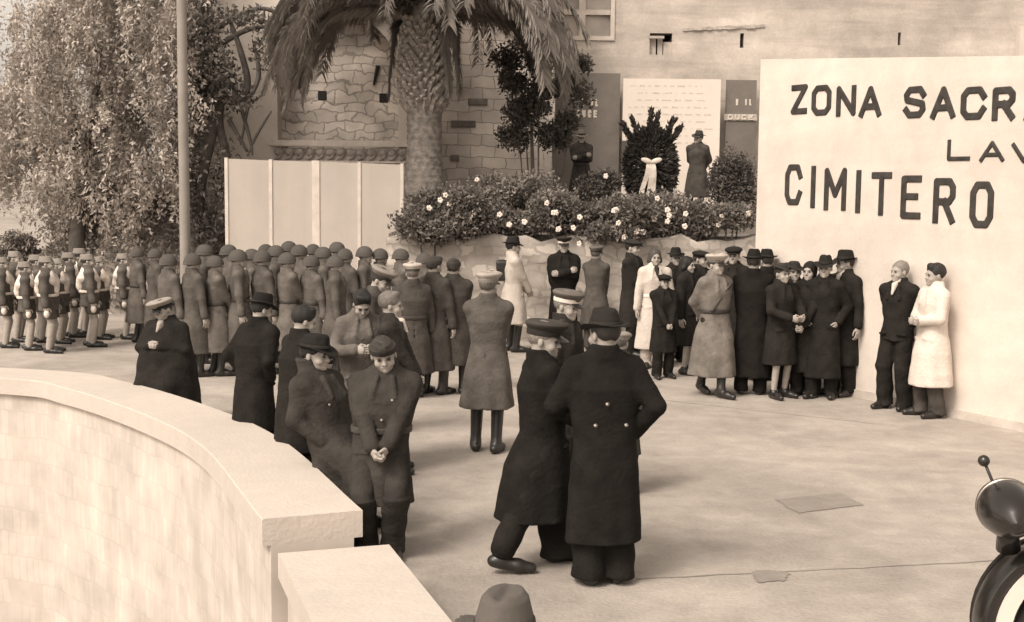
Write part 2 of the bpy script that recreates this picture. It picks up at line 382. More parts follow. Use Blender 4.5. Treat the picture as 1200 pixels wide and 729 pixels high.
def person(label, px, top, yf=None, H=None, head=0, coat='great', cv=.06, tv=None, legs='trousers', hat='fedora', hv=.05, band=None, hair='short', hairv=.04, arms='down', armL=None, armR=None,
           lean=(0, 0), yaw=0, pitch=0, roll=0, feet=None, drop=0, fineness=None, belt=None, shirt=None, group=None, buttons=(), woman=False, width=1.0, hem=None, glove=False, proto=False, strap=False, sit=False, collar=None, pants_w=1.0, z=0, fold=.05, stout=1.0, at=None, name='person', rearfoot=None, toe=True, buckle=None):
    """top: picture row of the top of the head or hat; yf: row of the feet on the ground (or H: height in metres)"""
    htop = .237 if hat is None else HATTOP[hat]; nominal = 1.46 - drop + htop
    if at is not None: base = Vector(at); sc = H / nominal
    else:
        if yf is not None: base = gnd(px, yf, z)
        else:
            r = ray(px, top); t = (H + z - CAM_Z) / r.z; base = Vector((r.x * t, r.y * t, z))
        ztop = atY(px, top, base.y).z - z
        sc = ztop / nominal
    dist = base.y; ppm = FPX / dist
    v = fineness or (.0105 if ppm > 130 else .014 if ppm > 95 else .018)
    fine = ppm > 130
    rr = random.Random(sum(map(ord, label)))
    ph = [rr.uniform(0, 6.28) for _ in range(6)]
    tv = cv * .8 if tv is None else tv
    root = empty(name, base, -R(head), sc); root.scale = (sc * stout, sc * stout, sc)
    tag(root, label, 'person', group)
    hipz = .92 - drop; lx, ly = lean
    def T(x, y, zz):      # leaning trunk
        k = max(0, zz - .92); return (x + lx * k, y + ly * k, zz - drop)
    fts = feet or ((-.11, -.02), (.11, .03))
    legp = []
    for i, f in enumerate(fts):
        q = -1 if i == 0 else 1; fz = .075 if len(f) < 3 else f[2]
        hip = (q * .09, 0, hipz); kn, an = ik(hip, (f[0], f[1], fz), .43, .425, (q * .12, 1, .0)); legp.append((hip, kn, an))
    armp = []; poses = []
    for i, A in enumerate((armL or arms, armR or arms)):
        q = -1 if i == 0 else 1; (hx, hy, hz), hint, pose = ARMS[A] if isinstance(A, str) else A
        if isinstance(A, str) and A == 'fold' and q == 1: hz += .05; hy += .02
        sh = T(q * .185, 0, 1.385); hd = T(q * hx, hy, hz)
        el, wr = ik(sh, hd, .29, .26, (q * hint[0], hint[1], hint[2])); armp.append((sh, el, wr)); poses.append(pose)
    # --- body: one continuous mesh with head and hands
    HM = Matrix.Translation(T(0, 0.0, 1.46)) @ Matrix.Scale(1.0, 4) @ Matrix.Rotation(-R(yaw), 4, 'Z') @ Matrix.Rotation(-R(pitch), 4, 'X') @ Matrix.Rotation(R(roll), 4, 'Y')
    body = SDF(.02 if legs != 'bare' else .014); cm = coat
    c = T(0, 0, .95); ch = T(0, 0, 1.25); sh_ = T(0, -.01, 1.38); nk = T(0, -.015, 1.47)
    body.loft([(hipz - .06, 0, 0, .13, .10), (hipz + .05, c[0], c[1], .15, .11), (ch[2], ch[0], ch[1], .15, .10), (sh_[2], sh_[0], sh_[1], .13, .08)], k=.03)
    body.rc(sh_, nk, .06, .052, k=.04)
    for (a, b, e) in legp:
        body.rc(a, b, .075, .052, k=.02); body.rc(b, e, .05, .036, k=.015)
    for (a, b, e) in armp:
        body.rc(a, b, .048, .04, k=.02); body.rc(b, e, .038, .026, k=.01)
    parts = [body.arrays(), xf(HEAD['fine' if fine else 'mid'], HM)]
    for i, ((a, b, e), pose) in enumerate(zip(armp, poses)):
        d = Vector(e) - Vector(b); d.normalize(); zc = -d; q = -1 if i == 0 else 1
        inward = Vector((-q, 0, 0)) if abs(d.x) < .8 else Vector((0, -1, 0)); 
        xc = (inward - zc * inward.dot(zc)).normalized() * -1; yc = zc.cross(xc)
        if yc.y < 0 and abs(d.x) < .8 and q == 1: pass
        M = Matrix((( xc.x, yc.x, zc.x, e[0]), (xc.y, yc.y, zc.y, e[1]), (xc.z, yc.z, zc.z, e[2]), (0, 0, 0, 1)))
        if q == -1: # left hand: mirrored template
            yc2 = yc * -1; M = Matrix((( -xc.x, yc2.x, zc.x, e[0]), (-xc.y, yc2.y, zc.y, e[1]), (-xc.z, yc2.z, zc.z, e[2]), (0, 0, 0, 1)))
        parts.append(xf(HAND[pose], M, 1.0, mirror=(q == -1)))
    P, Q = join(parts); bo = link('body', np_mesh('body', P, Q), SKIN, root, smooth=True)
    if glove:
        pass
    # --- legs
    def feetp(boot=False, bare=False):
        for i, (f, (a, b, e)) in enumerate(zip(fts, legp)):
            s = SDF(.009 if fine else .012); q = -1 if i == 0 else 1; fz = e[2] - .075; tx = q * .035
            lift = max(fz, 0)
            s.rc((e[0] - tx * .3, e[1] - .05, e[2] - .03 + lift * .1), (e[0] + tx * .6, e[1] + .10, e[2] - .034 - lift * .55), .043, .046, k=.02)
            s.rc((e[0] + tx * .6, e[1] + .10, e[2] - .034 - lift * .55), (e[0] + tx, e[1] + .19, e[2] - .042 - lift * .8), .046, .034, k=.02)
            s.rc((e[0], e[1] - .01, e[2] - .02), (e[0], e[1], e[2] + .02), .045, .045, k=.03)
            if boot: s.rc(e, (b[0] * .85 + e[0] * .15, b[1] * .85 + e[1] * .15, b[2] * .85 + e[2] * .15), .05, .063, k=.03)
            if lift < .01: s.cut(2, .0)
            link('boot' if boot else 'shoe', s.mesh('boot' if boot else 'shoe'), LEATHER, root, smooth=True)
    if legs in ('trousers',):
        s = SDF(v); pw = pants_w
        for (a, b, e) in legp:
            zf = e[2] - .075
            if zf < .03:   # straight trouser leg with a clean cuff breaking on the shoe
                s.loft([(.04, e[0], e[1] + .005, .086 * pw ** .5, .105 * pw ** .5), (.10, e[0], e[1] - .005, .08 * pw ** .5, .095 * pw ** .5), (e[2] * .5 + b[2] * .5, (e[0] + b[0]) / 2, (e[1] + b[1]) / 2 - .01, .085 * pw ** .5, .09 * pw ** .5), (b[2], b[0], b[1], .088, .092)], k=.03)
            s.rc((a[0], a[1], a[2] - .02), b, .098, .078 * pw, k=.03)
            if zf >= .03: e = tuple(b[i] + (e[i] - b[i]) * .86 for i in range(3))
            if zf >= .03: s.rc(b, (e[0], e[1] - .01, e[2] + .01), .078 * pw ** .5, .074 * pw ** .5, k=.02)
        s.ell((0, 0, hipz + .02), (.16, .125, .12), .03)
        s.cut(2, .042)
        s.post = lambda X, Y, Z: .006 * np.sin(9 * X + 28 * Z + ph[0]) * np.sin(13 * Y + 9 * Z + ph[1])
        link('trousers', s.mesh('trousers'), cloth(tv), root, smooth=True); feetp()
    elif legs == 'boots':
        s = SDF(v)
        for (a, b, e) in legp: s.rc(a, b, .1, .075, k=.03); s.rc(b, (b[0] * .6 + e[0] * .4, b[1] * .6 + e[1] * .4, b[2] * .6 + e[2] * .4), .072, .055, k=.02)
        s.ell((0, 0, hipz + .02), (.16, .125, .12), .03); link('breeches', s.mesh('breeches'), cloth(tv), root, smooth=True); feetp(True)
    elif legs == 'bare': # shorts, pale long socks
        s = SDF(.012)
        for (a, b, e) in legp: s.rc(a, (a[0] * .3 + b[0] * .7, a[1] * .3 + b[1] * .7, a[2] * .3 + b[2] * .7), .1, .095, k=.03)
        s.ell((0, 0, hipz + .02), (.15, .12, .12), .03); s.cut(2, legp[0][1][2] + .12); link('shorts', s.mesh('shorts'), cloth(tv), root, smooth=True)
        s = SDF(.012)
        for (a, b, e) in legp: s.rc(b, e, .058, .05, k=.01)
        s.cut(2, .06); link('leggings', s.mesh('leggings'), cloth(.36), root, smooth=True); feetp()
    elif legs == 'skirt':
        s = SDF(v); s.loft([(hem or .42, 0, 0, .2, .17), (hipz, 0, 0, .17, .14)], k=.02, fold=(7, .05, ph[2], .9)); link('skirt', s.mesh('skirt'), cloth(tv), root, smooth=True)
        feetp()
    # --- coat
    w_ = width
    s = SDF(v)
    hz = hem if (hem and legs != 'skirt') else {'great': .36, 'over': .42, 'jacket': .78, 'tunic': .72, 'cape': .22, 'long': .28}.get(coat, .4)
    def ring(zz, a, b, dy=0, dx=0):
        t = T(dx, dy, zz) if zz > .92 else (dx * 1.0, dy, zz - drop * (1 if zz > .6 else zz / .6)); return (t[2], t[0], t[1], a, b)
    mx_ = np.mean([f[1] for f in fts]); fx = np.mean([f[0] for f in fts]); spread = max(abs(fts[0][0] - fts[1][0]), .2) / 2; sy = abs(fts[0][1] - fts[1][1]) / 2
    k_ = min(1, (.95 - hz) / .9)
    if sit:
        s.loft([ring(.80, .185, .17, .03), ring(1.02, .165 * w_, .13), ring(1.25, .19 * w_, .14), ring(1.37, .18, .115), ring(1.44, .10, .085)], k=.03, p=2.2)
        for (a, b, e) in legp: s.rc(a, (b[0], b[1], b[2]), .11, .10, k=.04)
    elif coat in ('jacket', 'tunic'):
        s.loft([ring(hz, .185, .14), ring(.9, .178, .135), ring(1.03, .162 * w_, .12), ring(1.25, .19 * w_, .135), ring(1.37, .18, .11), ring(1.44, .10, .08)], k=.03, p=2.2, fold=(5, fold, ph[0], 1.0))
    elif coat == 'cape':
        s.loft([ring(hz, .36, .30), ring(.9, .31, .25), ring(1.2, .26, .2), ring(1.36, .21, .15), ring(1.44, .12, .1), ring(1.47, .09, .085)], k=.03, fold=(6, .07, ph[0], 1.3))
    else:
        fl = .05 if coat == 'great' else .01
        s.loft([ring(hz, .20 + fl + spread * .3 * k_, .165 + fl + sy * .55 * k_, mx_ * k_), ring(.72, .195 + fl * .6, .16 + fl * .5 + sy * .25, mx_ * .35), ring(.94, .185, .145), ring(1.04, (.165 if (belt or coat == 'great') else .18) * w_, .13 * w_),
                ring(1.25, .198 * w_, .145 * w_), ring(1.36, .185 * w_, .12), ring(1.43, .12, .09), ring(1.46, .09, .08)], k=.03, p=2.25, fold=(6, fold, ph[0], 1.05))
    for q in (-1, 1): s.rc(T(0, -.02, 1.45), T(q * .165, -.008, 1.375), .06, .06, k=.05)
    if drop > .1 and not sit:
        for (a, b, e) in legp:
            m_ = tuple(b[i] * .45 + e[i] * .55 for i in range(3)); s.rc(a, b, .12, .115, k=.06); s.rc(b, m_, .115, .13, k=.06)
    if True:
        for (a, b, e) in armp:
            ee = tuple(b[i] + (e[i] - b[i]) * .93 for i in range(3)); a = (a[0] * .94 + a[0] * 0, a[1], a[2] - .02); s.rc(a, b, .066, .061, k=.05); s.rc(b, ee, .059, .05, k=.012)
            cf = tuple(b[i] + (ee[i] - b[i]) * .68 for i in range(3)); s.rc(cf, ee, .055, .056, k=.002)
    if not sit: s.cut(2, ring(hz, 1, 1)[0] + .014)
    # collar and lapels
    if True:
        cz = 1.515 if collar != 'up' else 1.55
        s.loft([ring(1.43, .105, .095, -.012), ring(cz, .08, .082, -.022)], k=.008)
        s.ell(T(0, .075, 1.53), (.042, .07, .075), .012, sub=True)
    if coat in ('great', 'over', 'jacket', 'long'):
        for q in (-1, 1):
            if not sit and drop < .1: s.rc(T(q * .075, .150, .88), T(q * .155, .112, .87), .016, .016, k=.003)
            s.rc(T(q * .05, .105, 1.42), T(q * .075, .128 * w_, 1.27), .018, .020, k=.006)
    if coat in ('great', 'over', 'long') and not sit:
        s.rc(T(.035, .15 * w_, 1.2), (.035 + fx * .5, .235 + mx_ * .5, hz), .004, .012, k=.01, sub=True)
    if coat in ('over', 'long') and not sit:
        s.rc(T(0, -.155 * w_, 1.33), (fx * .3, -.235 + mx_ * .3, hz), .004, .01, k=.01, sub=True)
    if coat in ('great',) and not sit: # back vent pleat
        s.rc(T(0, -.135, .94), (0, -.21 + mx_ * .3, hz), .006, .012, k=.012, sub=True)
    am = .0045 if fine else .006
    def post(X, Y, Z):
        r1 = 1 - 2 * np.abs(np.sin(13 * Z + 7 * X + ph[1] + 2.2 * np.sin(7 * X + 3 * Y + ph[3]))) ** .7; r2 = 1 - 2 * np.abs(np.sin(9 * Y + 8 * Z - 6 * X + ph[4] + 1.5 * np.sin(6 * Z))) ** .7
        return am * .5 * (r1 * np.sin(9 * X + 4 * Z + ph[2]) + .9 * r2 * np.sin(7 * X + 5 * Y + ph[5]))
    s.post = post
    cname = {'great': 'greatcoat', 'over': 'overcoat', 'long': 'long_coat', 'jacket': 'jacket', 'tunic': 'tunic', 'cape': 'cape'}[coat]
    link(cname, s.mesh(cname), cloth(cv), root, smooth=True)
    if belt is not None:
        s = SDF(.009 if fine else .012); r_ = ring(1.03, .172 * w_ + .006, .137 * w_ + .006); s.loft([(r_[0] - .025, r_[1], r_[2], r_[3], r_[4]), (r_[0] + .025, r_[1], r_[2], r_[3], r_[4])], k=0, p=2.25)
        link('belt', s.mesh('belt'), BELT if belt < .2 else WHITE, root, smooth=True)
    if strap:
        s = SDF(.012); s.rc(T(-.14, .13, 1.37), T(.15, .135, 1.05), .02, k=0); s.rc(T(-.14, -.1, 1.37), T(.1, -.14, 1.05), .02, k=0); link('shoulder_strap', s.mesh('strap'), BELT, root, smooth=True)
    if shirt is not None:
        s = SDF(.008 if fine else .01); s.loft([ring(1.455, .068, .075, .002), ring(1.495, .062, .07, 0.0)], k=.005); s.rc(T(0, .10, 1.43), T(0, .152 * max(w_, 1), 1.33), .036, .012, k=.02)
        link('shirt', s.mesh('shirt'), cloth(shirt), root, smooth=True)
    for (bx, by, bz) in buttons:
        t = T(bx, by, bz); mb = MB(); mb.lathe([(.0, -.004), (.011, -.002), (.013, .004), (.0, .008)], 10, Matrix.Translation(t) @ Matrix.Rotation(R(-90 if by > 0 else 90), 4, 'X')); mb.build('button', METAL, root, smooth=True)
    # --- hair, hat, eyes
    def onhead(nm, me, m, par=None):
        o = link(nm, me, None, root); o.matrix_local = HM
        if not me.materials: me.materials.append(m)
        if o.material_slots[0].material != m: o.material_slots[0].link = 'OBJECT'; o.material_slots[0].material = m
        me.polygons.foreach_set('use_smooth', [True] * len(me.polygons)); return o
    if hat != 'scarf' and hair: onhead('hair', HAIR[hair], hairmat(hairv))
    if hat:
        hm = hat_mesh(hat); m = STEEL if hat == 'helmet' else felt(hv); o = onhead(HATNAME[hat], hm['hat'], m)
        for extra, em in (('visor', LEATHER), ('hat_band', WHITE if band == 'white' else felt(.03 if band is None else band))):
            if extra in hm:
                c = bpy.data.objects.new(extra, hm[extra]); C.objects.link(c); c.parent = o
                if not hm[extra].materials: hm[extra].materials.append(em)
                c.material_slots[0].link = 'OBJECT'; c.material_slots[0].material = em
                hm[extra].polygons.foreach_set('use_smooth', [True] * len(hm[extra].polygons))
    for q in (-1, 1):
        e = onhead('eye', EYE, GLASSY); e.matrix_local = HM @ Matrix.Translation((q * .031, .0875, .113))
        if fine or True:
            e2 = onhead('eyebrow', BROW, hairmat(hairv)); e2.matrix_local = HM @ Matrix.Translation((q * .031, .0945, .1325)) @ Matrix.Rotation(R(-6 * q), 4, 'Y')
    FIGS.append(root); return root
_m = MB(); bmesh.ops.create_uvsphere(_m.bm, u_segments=12, v_segments=8, radius=1, matrix=Matrix.Diagonal((.0135, .0075, .0075, 1))); EYE = bpy.data.meshes.new('eye'); _m.bm.to_mesh(EYE)
_m = MB(); bmesh.ops.create_uvsphere(_m.bm, u_segments=12, v_segments=6, radius=1, matrix=Matrix.Diagonal((.018, .006, .004, 1))); BROW = bpy.data.meshes.new('eyebrow'); _m.bm.to_mesh(BROW)
# ------------------------------------------------------------------ the ground and the parapet
def sweep_mesh(name, path, nrm, sec, uvs=True, closed=True):
    """sec: (offset along the normal, z) corners; a strip with UVs in metres"""
    bm = bmesh.new(); uvl = bm.loops.layers.uv.new('UVMap'); rows = []; L = [0]
    for a, b in zip(path, path[1:]): L.append(L[-1] + (Vector(b) - Vector(a)).length)
    for p, n_ in zip(path, nrm): rows.append([bm.verts.new((p[0] + n_[0] * o, p[1] + n_[1] * o, z)) for o, z in sec])
    m = len(sec); acc = [0]
    for i in range(m): a, b = sec[i], sec[(i + 1) % m]; acc.append(acc[-1] + math.hypot(a[0] - b[0], a[1] - b[1]))
    for i in range(len(path) - 1):
        for j in range(m):
            k = (j + 1) % m; f = bm.faces.new((rows[i][j], rows[i + 1][j], rows[i + 1][k], rows[i][k]))
            for lp, uv in zip(f.loops, ((L[i], acc[j]), (L[i + 1], acc[j]), (L[i + 1], acc[j + 1]), (L[i], acc[j + 1]))): lp[uvl].uv = uv
    bm.faces.new(rows[0]); bm.faces.new(rows[-1][::-1]); bmesh.ops.recalc_face_normals(bm, faces=bm.faces[:])
    me = bpy.data.meshes.new(name); bm.to_mesh(me); bm.free(); return me
def catmull(pts, n=10):
    out = []; P = [Vector(p) for p in pts]; P = [P[0] * 2 - P[1]] + P + [P[-1] * 2 - P[-2]]
    for i in range(1, len(P) - 2):
        for k in range(n):
            t = k / n; a, b, c, d = P[i - 1:i + 3]
            out.append(.5 * ((2 * b) + (c - a) * t + (2 * a - 5 * b + 4 * c - d) * t * t + (3 * b - a - 3 * c + d) * t ** 3))
    return out + [P[-2]]
def normals(path):  # to the left of travel
    out = []
    for i in range(len(path)):
        d = (path[min(i + 1, len(path) - 1)] - path[max(i - 1, 0)]); d.z = 0; d.normalize(); out.append(Vector((-d.y, d.x, 0)))
    return out
H1, H2 = .50, .31
pts = [gnd(425, 598, H1), gnd(330, 515, H1), gnd(250, 478, H1), gnd(150, 448, H1), gnd(60, 434, H1)]
pts += [Vector((pts[-1].x - 3, pts[-1].y + .5, H1)), Vector((pts[-1].x - 9, pts[-1].y + .6, H1)), Vector((pts[-1].x - 30, pts[-1].y + .2, H1))]
path1 = catmull(pts, 12); n1 = normals(path1)
PAR = worn_mat('parapet_limestone', .60, .10, .8, 6, bump=.25)
FACE = stone_mat('parapet_face_masonry', .60, .11, .27, .012, .565, .055, uv=True, bump=.6, distort=.12, big=2.2, bigvar=.24)
cap1 = sweep_mesh('coping', path1, n1, [(0, H1), (.66, H1), (.665, H1 - .01), (.665, H1 - .18), (0, H1 - .18)])
par1 = empty('parapet', path1[0]); tag(par1, 'curved pale stone parapet with a thick coping sweeping across the lower left', 'parapet')
def child_world(o, root):
    o.parent = root; o.matrix_parent_inverse = Matrix.Translation(root.location).inverted() @ Matrix() if root.rotation_euler[2] == 0 else root.matrix_basis.inverted()
    return o
child_world(link('coping', cap1, PAR), par1)
child_world(link('masonry_wall', sweep_mesh('masonry_wall', path1, n1, [(.06, H1 - .18), (.61, H1 - .18), (.61, -2.9), (.06, -2.9)]), FACE), par1)
q0, q1 = gnd(456, 638, H2), gnd(530, 729, H2); dd = (q1 - q0).normalized()
path2 = catmull([q0, q0.lerp(q1, .5), q1, q1 + dd * .5, Vector((-.35, 5.3, H2)), Vector((-1.3, 4.3, H2)), Vector((-3, 3.7, H2)), Vector((-8, 3.2, H2)), Vector((-25, 3, H2))], 5); n2 = [-n for n in normals(path2)]
par2 = empty('parapet', path2[0]); tag(par2, 'lower straight stone parapet stepping down in front of the curved one', 'parapet')
child_world(link('coping', sweep_mesh('coping', path2, n2, [(0, H2), (.72, H2), (.72, H2 - .16), (0, H2 - .16)]), PAR), par2)
child_world(link('masonry_wall', sweep_mesh('masonry_wall', path2, n2, [(.05, H2 - .16), (.66, H2 - .16), (.66, -2.9), (.05, -2.9)]), FACE), par2)
PLZ = worn_mat('plaza_concrete', .52, .30, .7, 3.6, bump=.5)
edge = [p + n * .3 for p, n in zip(path1[::-1], n1[::-1])] + [p + n * .3 for p, n in zip(path2, n2)]
poly = [(p.x, p.y) for p in edge] + [(edge[-1].x, -14), (60, -14), (60, 70), (edge[0].x, 70)]
bm = bmesh.new(); bm.faces.new([bm.verts.new((x, y, 0)) for x, y in poly]); bmesh.ops.triangulate(bm, faces=bm.faces[:]); bmesh.ops.recalc_face_normals(bm, faces=bm.faces[:])
if bm.faces[:][0].normal.z < 0: bmesh.ops.reverse_faces(bm, faces=bm.faces[:])
me = bpy.data.meshes.new('plaza'); bm.to_mesh(me); bm.free(); tag(link('plaza', me, PLZ), kind='structure')
LOW = worn_mat('pale_ground', .5, .3, .05, .6)
m = MB(); m.bm.faces.new([m.bm.verts.new(p) for p in ((-1500, -200, -2.85), (1500, -200, -2.85), (1500, 2500, -2.85), (-1500, 2500, -2.85))]); tag(m.build('ground', LOW), kind='structure')
# joints and repairs in the paving
JT = mat('pavement_joint_tar', .30, .95, .25, 3, .1)
def strip(name, a, b, wd, z, m_):
    a, b = Vector(a), Vector(b); d = (b - a); n_ = Vector((-d.y, d.x, 0)).normalized(); q = MB(); N = 40; up, dn = [], []
    for i in range(N + 1):
        p = a + d * i / N; wv = wd * (1 + .5 * math.sin(i * 1.7) * math.sin(i * .6)); o = n_ * (.006 * math.sin(i * .9) * math.sin(i * .23))
        up.append(q.bm.verts.new((p.x + n_.x * wv / 2 + o.x, p.y + n_.y * wv / 2 + o.y, z))); dn.append(q.bm.verts.new((p.x - n_.x * wv / 2 + o.x, p.y - n_.y * wv / 2 + o.y, z)))
    for i in range(N): q.bm.faces.new((dn[i], dn[i + 1], up[i + 1], up[i]))
    return tag(q.build(name, m_), kind='structure')
strip('pavement_joint', gnd(745, 679), gnd(1195, 656), .018, .004, JT)
strip('pavement_joint', gnd(600, 449), gnd(1030, 497), .03, .004, mat('faint_joint', .42, .95, .1, 3, .1))
def blotch(name, quad, m_, z=.004, jag=.04, round_=False):
    q = MB(); v = []; P = [gnd(*p) for p in quad]; n = len(P)
    for i in range(n):
        a, b = P[i], P[(i + 1) % n]
        for k in range(8): p = a.lerp(b, k / 8); v.append(q.bm.verts.new((p.x + random.uniform(-jag, jag), p.y + random.uniform(-jag, jag), z)))
    bmesh.ops.triangulate(q.bm, faces=[q.bm.faces.new(v)]); return tag(q.build(name, m_), kind='structure')
blotch('pavement_patch', [(908, 586), (985, 578), (1012, 592), (935, 602)], worn_mat('repair_patch', .36, .25, 1, 6), z=.005, jag=.015)
blotch('pavement_patch', [(880, 671), (900, 668), (925, 672), (920, 681), (890, 683)], worn_mat('oil_stain', .33, .25, 1, 6), z=.005, jag=.015)
# distant pale hills
HM_ = worn_mat('distant_hill', .42, .25, .02, .1)
m = MB(); N = 60; rows = []
for j, (Y, h) in enumerate(((260, 0), (420, 1), (520, .6), (700, 0))):
    rows.append([m.bm.verts.new((-500 + 1300 * i / N, Y, -3 + h * (12 + 7 * math.sin(i * .35) + 4 * math.sin(i * .83 + 1)))) for i in range(N + 1)])
for a, b in zip(rows, rows[1:]):
    for i in range(N): m.bm.faces.new((a[i], a[i + 1], b[i + 1], b[i]))
tag(m.build('hills', HM_, smooth=True), kind='structure')

# ------------------------------------------------------------------ the big white wall with its lettering
WA, WB = gnd(1200, 506), gnd(881, 440); wd = (WA - WB); wd.z = 0; wd.normalize(); wn = Vector((-wd.y, wd.x, 0))
if wn.y > 0: wn = -wn
def onwall(px, py):
    r = ray(px, py); o = Vector((0, 0, CAM_Z)); t = (WB - o).dot(wn) / r.dot(wn); p = o + r * t; return (p - WB).dot(wd), p.z
WM = Matrix(((wd.x, -wn.x, 0, WB.x), (wd.y, -wn.y, 0, WB.y), (0, 0, 1, 0), (0, 0, 0, 1)))
sL, zL = onwall(887, 70); sR, zR = onwall(1200, 66); sl_ = (zR - zL) / (sR - sL); S1 = sR + 3.0
WHT = worn_mat('whitewashed_plaster', .78, .17, .55, 3, streak=(.06, (.25, 1, 2.5)), bump=.1)
wl = empty('lettered_wall'); wl.matrix_basis = WM; tag(wl, 'tall white plastered wall painted with large dark capital letters', 'wall')
m = MB(); pr = [(0, -.02), (S1, -.02), (S1, zL + sl_ * S1), (0, zL)]
a = [m.bm.verts.new((x, 0, z)) for x, z in pr]; b = [m.bm.verts.new((x, .45, z)) for x, z in pr]
m.bm.faces.new(a); m.bm.faces.new(b[::-1])
for i in range(4): m.bm.faces.new((a[i], b[i], b[(i + 1) % 4], a[(i + 1) % 4]))
m.build('plaster_face', WHT, wl)
m = MB(); m.box((-.01, -.035, -.02), (S1, .0, .10)); m.build('plinth', mat('plinth_plaster', .5, .95, .2, 3), wl)
INK = mat('dark_sign_paint', .045, .8, .35, 9, .1, 40)
O_ = [(.22, 0), (.78, 0), (1, .2), (1, .8), (.78, 1), (.22, 1), (0, .8), (0, .2), (.22, 0)]
GL = {'Z': [[(0, 1), (1, 1), (0, 0), (1, 0)]], 'O': [O_], 'N': [[(0, 0), (0, 1), (1, 0), (1, 1)]], 'A': [[(0, 0), (.5, 1), (1, 0)], [(.22, .3), (.78, .3)]],
      'S': [[(1, .78), (.8, 1), (.2, 1), (0, .8), (.05, .6), (.95, .42), (1, .2), (.8, 0), (.2, 0), (0, .2)]], 'C': [[(1, .75), (.8, 1), (.2, 1), (0, .8), (0, .2), (.2, 0), (.8, 0), (1, .25)]],
      'R': [[(0, 0), (0, 1), (.8, 1), (1, .85), (1, .62), (.8, .48), (0, .48)], [(.5, .48), (1, 0)]], 'L': [[(0, 1), (0, 0), (1, 0)]], 'V': [[(0, 1), (.5, 0), (1, 1)]], 'I': [[(.5, 0), (.5, 1)]],
      'M': [[(0, 0), (0, 1), (.5, .35), (1, 1), (1, 0)]], 'T': [[(0, 1), (1, 1)], [(.5, 1), (.5, 0)]], 'E': [[(1, 1), (0, 1), (0, 0), (1, 0)], [(0, .52), (.8, .52)]],
      'W': [[(0, 1), (.25, 0), (.5, .8), (.75, 0), (1, 1)]], 'D': [[(0, 0), (0, 1), (.7, 1), (1, .75), (1, .25), (.7, 0), (0, 0)]], 'U': [[(0, 1), (0, .2), (.2, 0), (.8, 0), (1, .2), (1, 1)]],
      'F': [[(1, 1), (0, 1), (0, 0)], [(0, .52), (.8, .52)]]}
def letter(ch, s0, s1, z0, z1, w_, parent, m_, vox=.009, shift=0.0, th=.012, y=-.002):
    h = w_ / 2; sx0, sx1, sz0, sz1 = s0 + h, s1 - h, z0 + h, z1 - h
    if ch == 'I': sx0 = sx1 = (s0 + s1) / 2
    s = SDF(vox)
    for st in GL[ch]:
        P = [np.array((sx0 + (sx1 - sx0) * u, sz0 + (sz1 - sz0) * v_)) for u, v_ in st]
        for a, b in zip(P, P[1:]):
            d = b - a; L = np.linalg.norm(d); d = d / L; c = (a + b) / 2
            f0 = np.allclose(a, P[0]) and not np.allclose(P[0], P[-1]); f1 = np.allclose(b, P[-1]) and not np.allclose(P[0], P[-1])
            def fn(X, Y, Z, c=c, d=d, L=L, f0=f0, f1=f1, a=a, b=b):
                e0, e1 = (h * .95 if f0 else 0), (h * .95 if f1 else 0)
                x, z = X - c[0], Z - c[1]; q0_ = np.abs(x * d[0] + z * d[1] - (e1 - e0) / 2) - (L + e0 + e1) / 2; q1_ = np.abs(-x * d[1] + z * d[0]) - h
                dd_ = np.sqrt(np.maximum(q0_, 0) ** 2 + np.maximum(q1_, 0) ** 2) + np.minimum(np.maximum(q0_, q1_), 0)
                for pt, fr in ((a, f0), (b, f1)):
                    if not fr: dd_ = np.minimum(dd_, np.sqrt((X - pt[0]) ** 2 + (Z - pt[1]) ** 2) - h)
                return np.maximum(dd_, np.abs(Y) - th)
            s._add(fn, (min(a[0], b[0]) - w_, -th, min(a[1], b[1]) - w_), (max(a[0], b[0]) + w_, th, max(a[1], b[1]) + w_), 0, False)
    me = s.mesh('letter'); o = link('letter', me, m_, parent, loc=(0, y, 0)); return o
def word(defs, wpx, weight):
    for ch, x0, x1, yt0, yt1, yb0, yb1 in defs:
        sA, zt = onwall(x0, (yt0 + yt1) / 2); sB, _ = onwall(x1, (yt0 + yt1) / 2); _, zb = onwall((x0 + x1) / 2, (yb0 + yb1) / 2); _, zt = onwall((x0 + x1) / 2, (yt0 + yt1) / 2)
        if ch == 'I': mid = (sA + sB) / 2; sA, sB = mid - weight / 2, mid + weight / 2
        letter(ch, sA, sB, zb, zt, weight, wl, INK)
word([('Z', 928, 947, 99, 99, 134, 134), ('O', 952, 975, 99, 100, 135, 136), ('N', 981, 1004, 100, 100, 136, 137), ('A', 1008, 1034, 100, 101, 137, 138),
      ('S', 1060, 1086, 101, 101, 138, 139), ('A', 1092, 1121, 101, 101, 139, 140), ('C', 1127, 1157, 101, 102, 140, 141), ('R', 1164, 1191, 101, 102, 141, 142), ('A', 1202, 1232, 102, 102, 142, 143)], 6, .082)
word([('L', 1111, 1138, 163, 163, 188, 189), ('A', 1149, 1178, 165, 165, 190, 190), ('V', 1186, 1216, 167, 167, 191, 192)], 4, .05)
word([('C', 921, 941, 192, 193, 240, 241), ('I', 950, 958, 194, 194, 244, 244), ('M', 967, 993, 196, 197, 246, 248), ('I', 1003, 1011, 199, 199, 250, 250), ('T', 1022, 1046, 201, 202, 253, 253),
      ('E', 1057, 1081, 205, 206, 256, 258), ('R', 1095, 1121, 208, 209, 261, 264), ('O', 1138, 1166, 212, 213, 267, 268)], 6, .085)

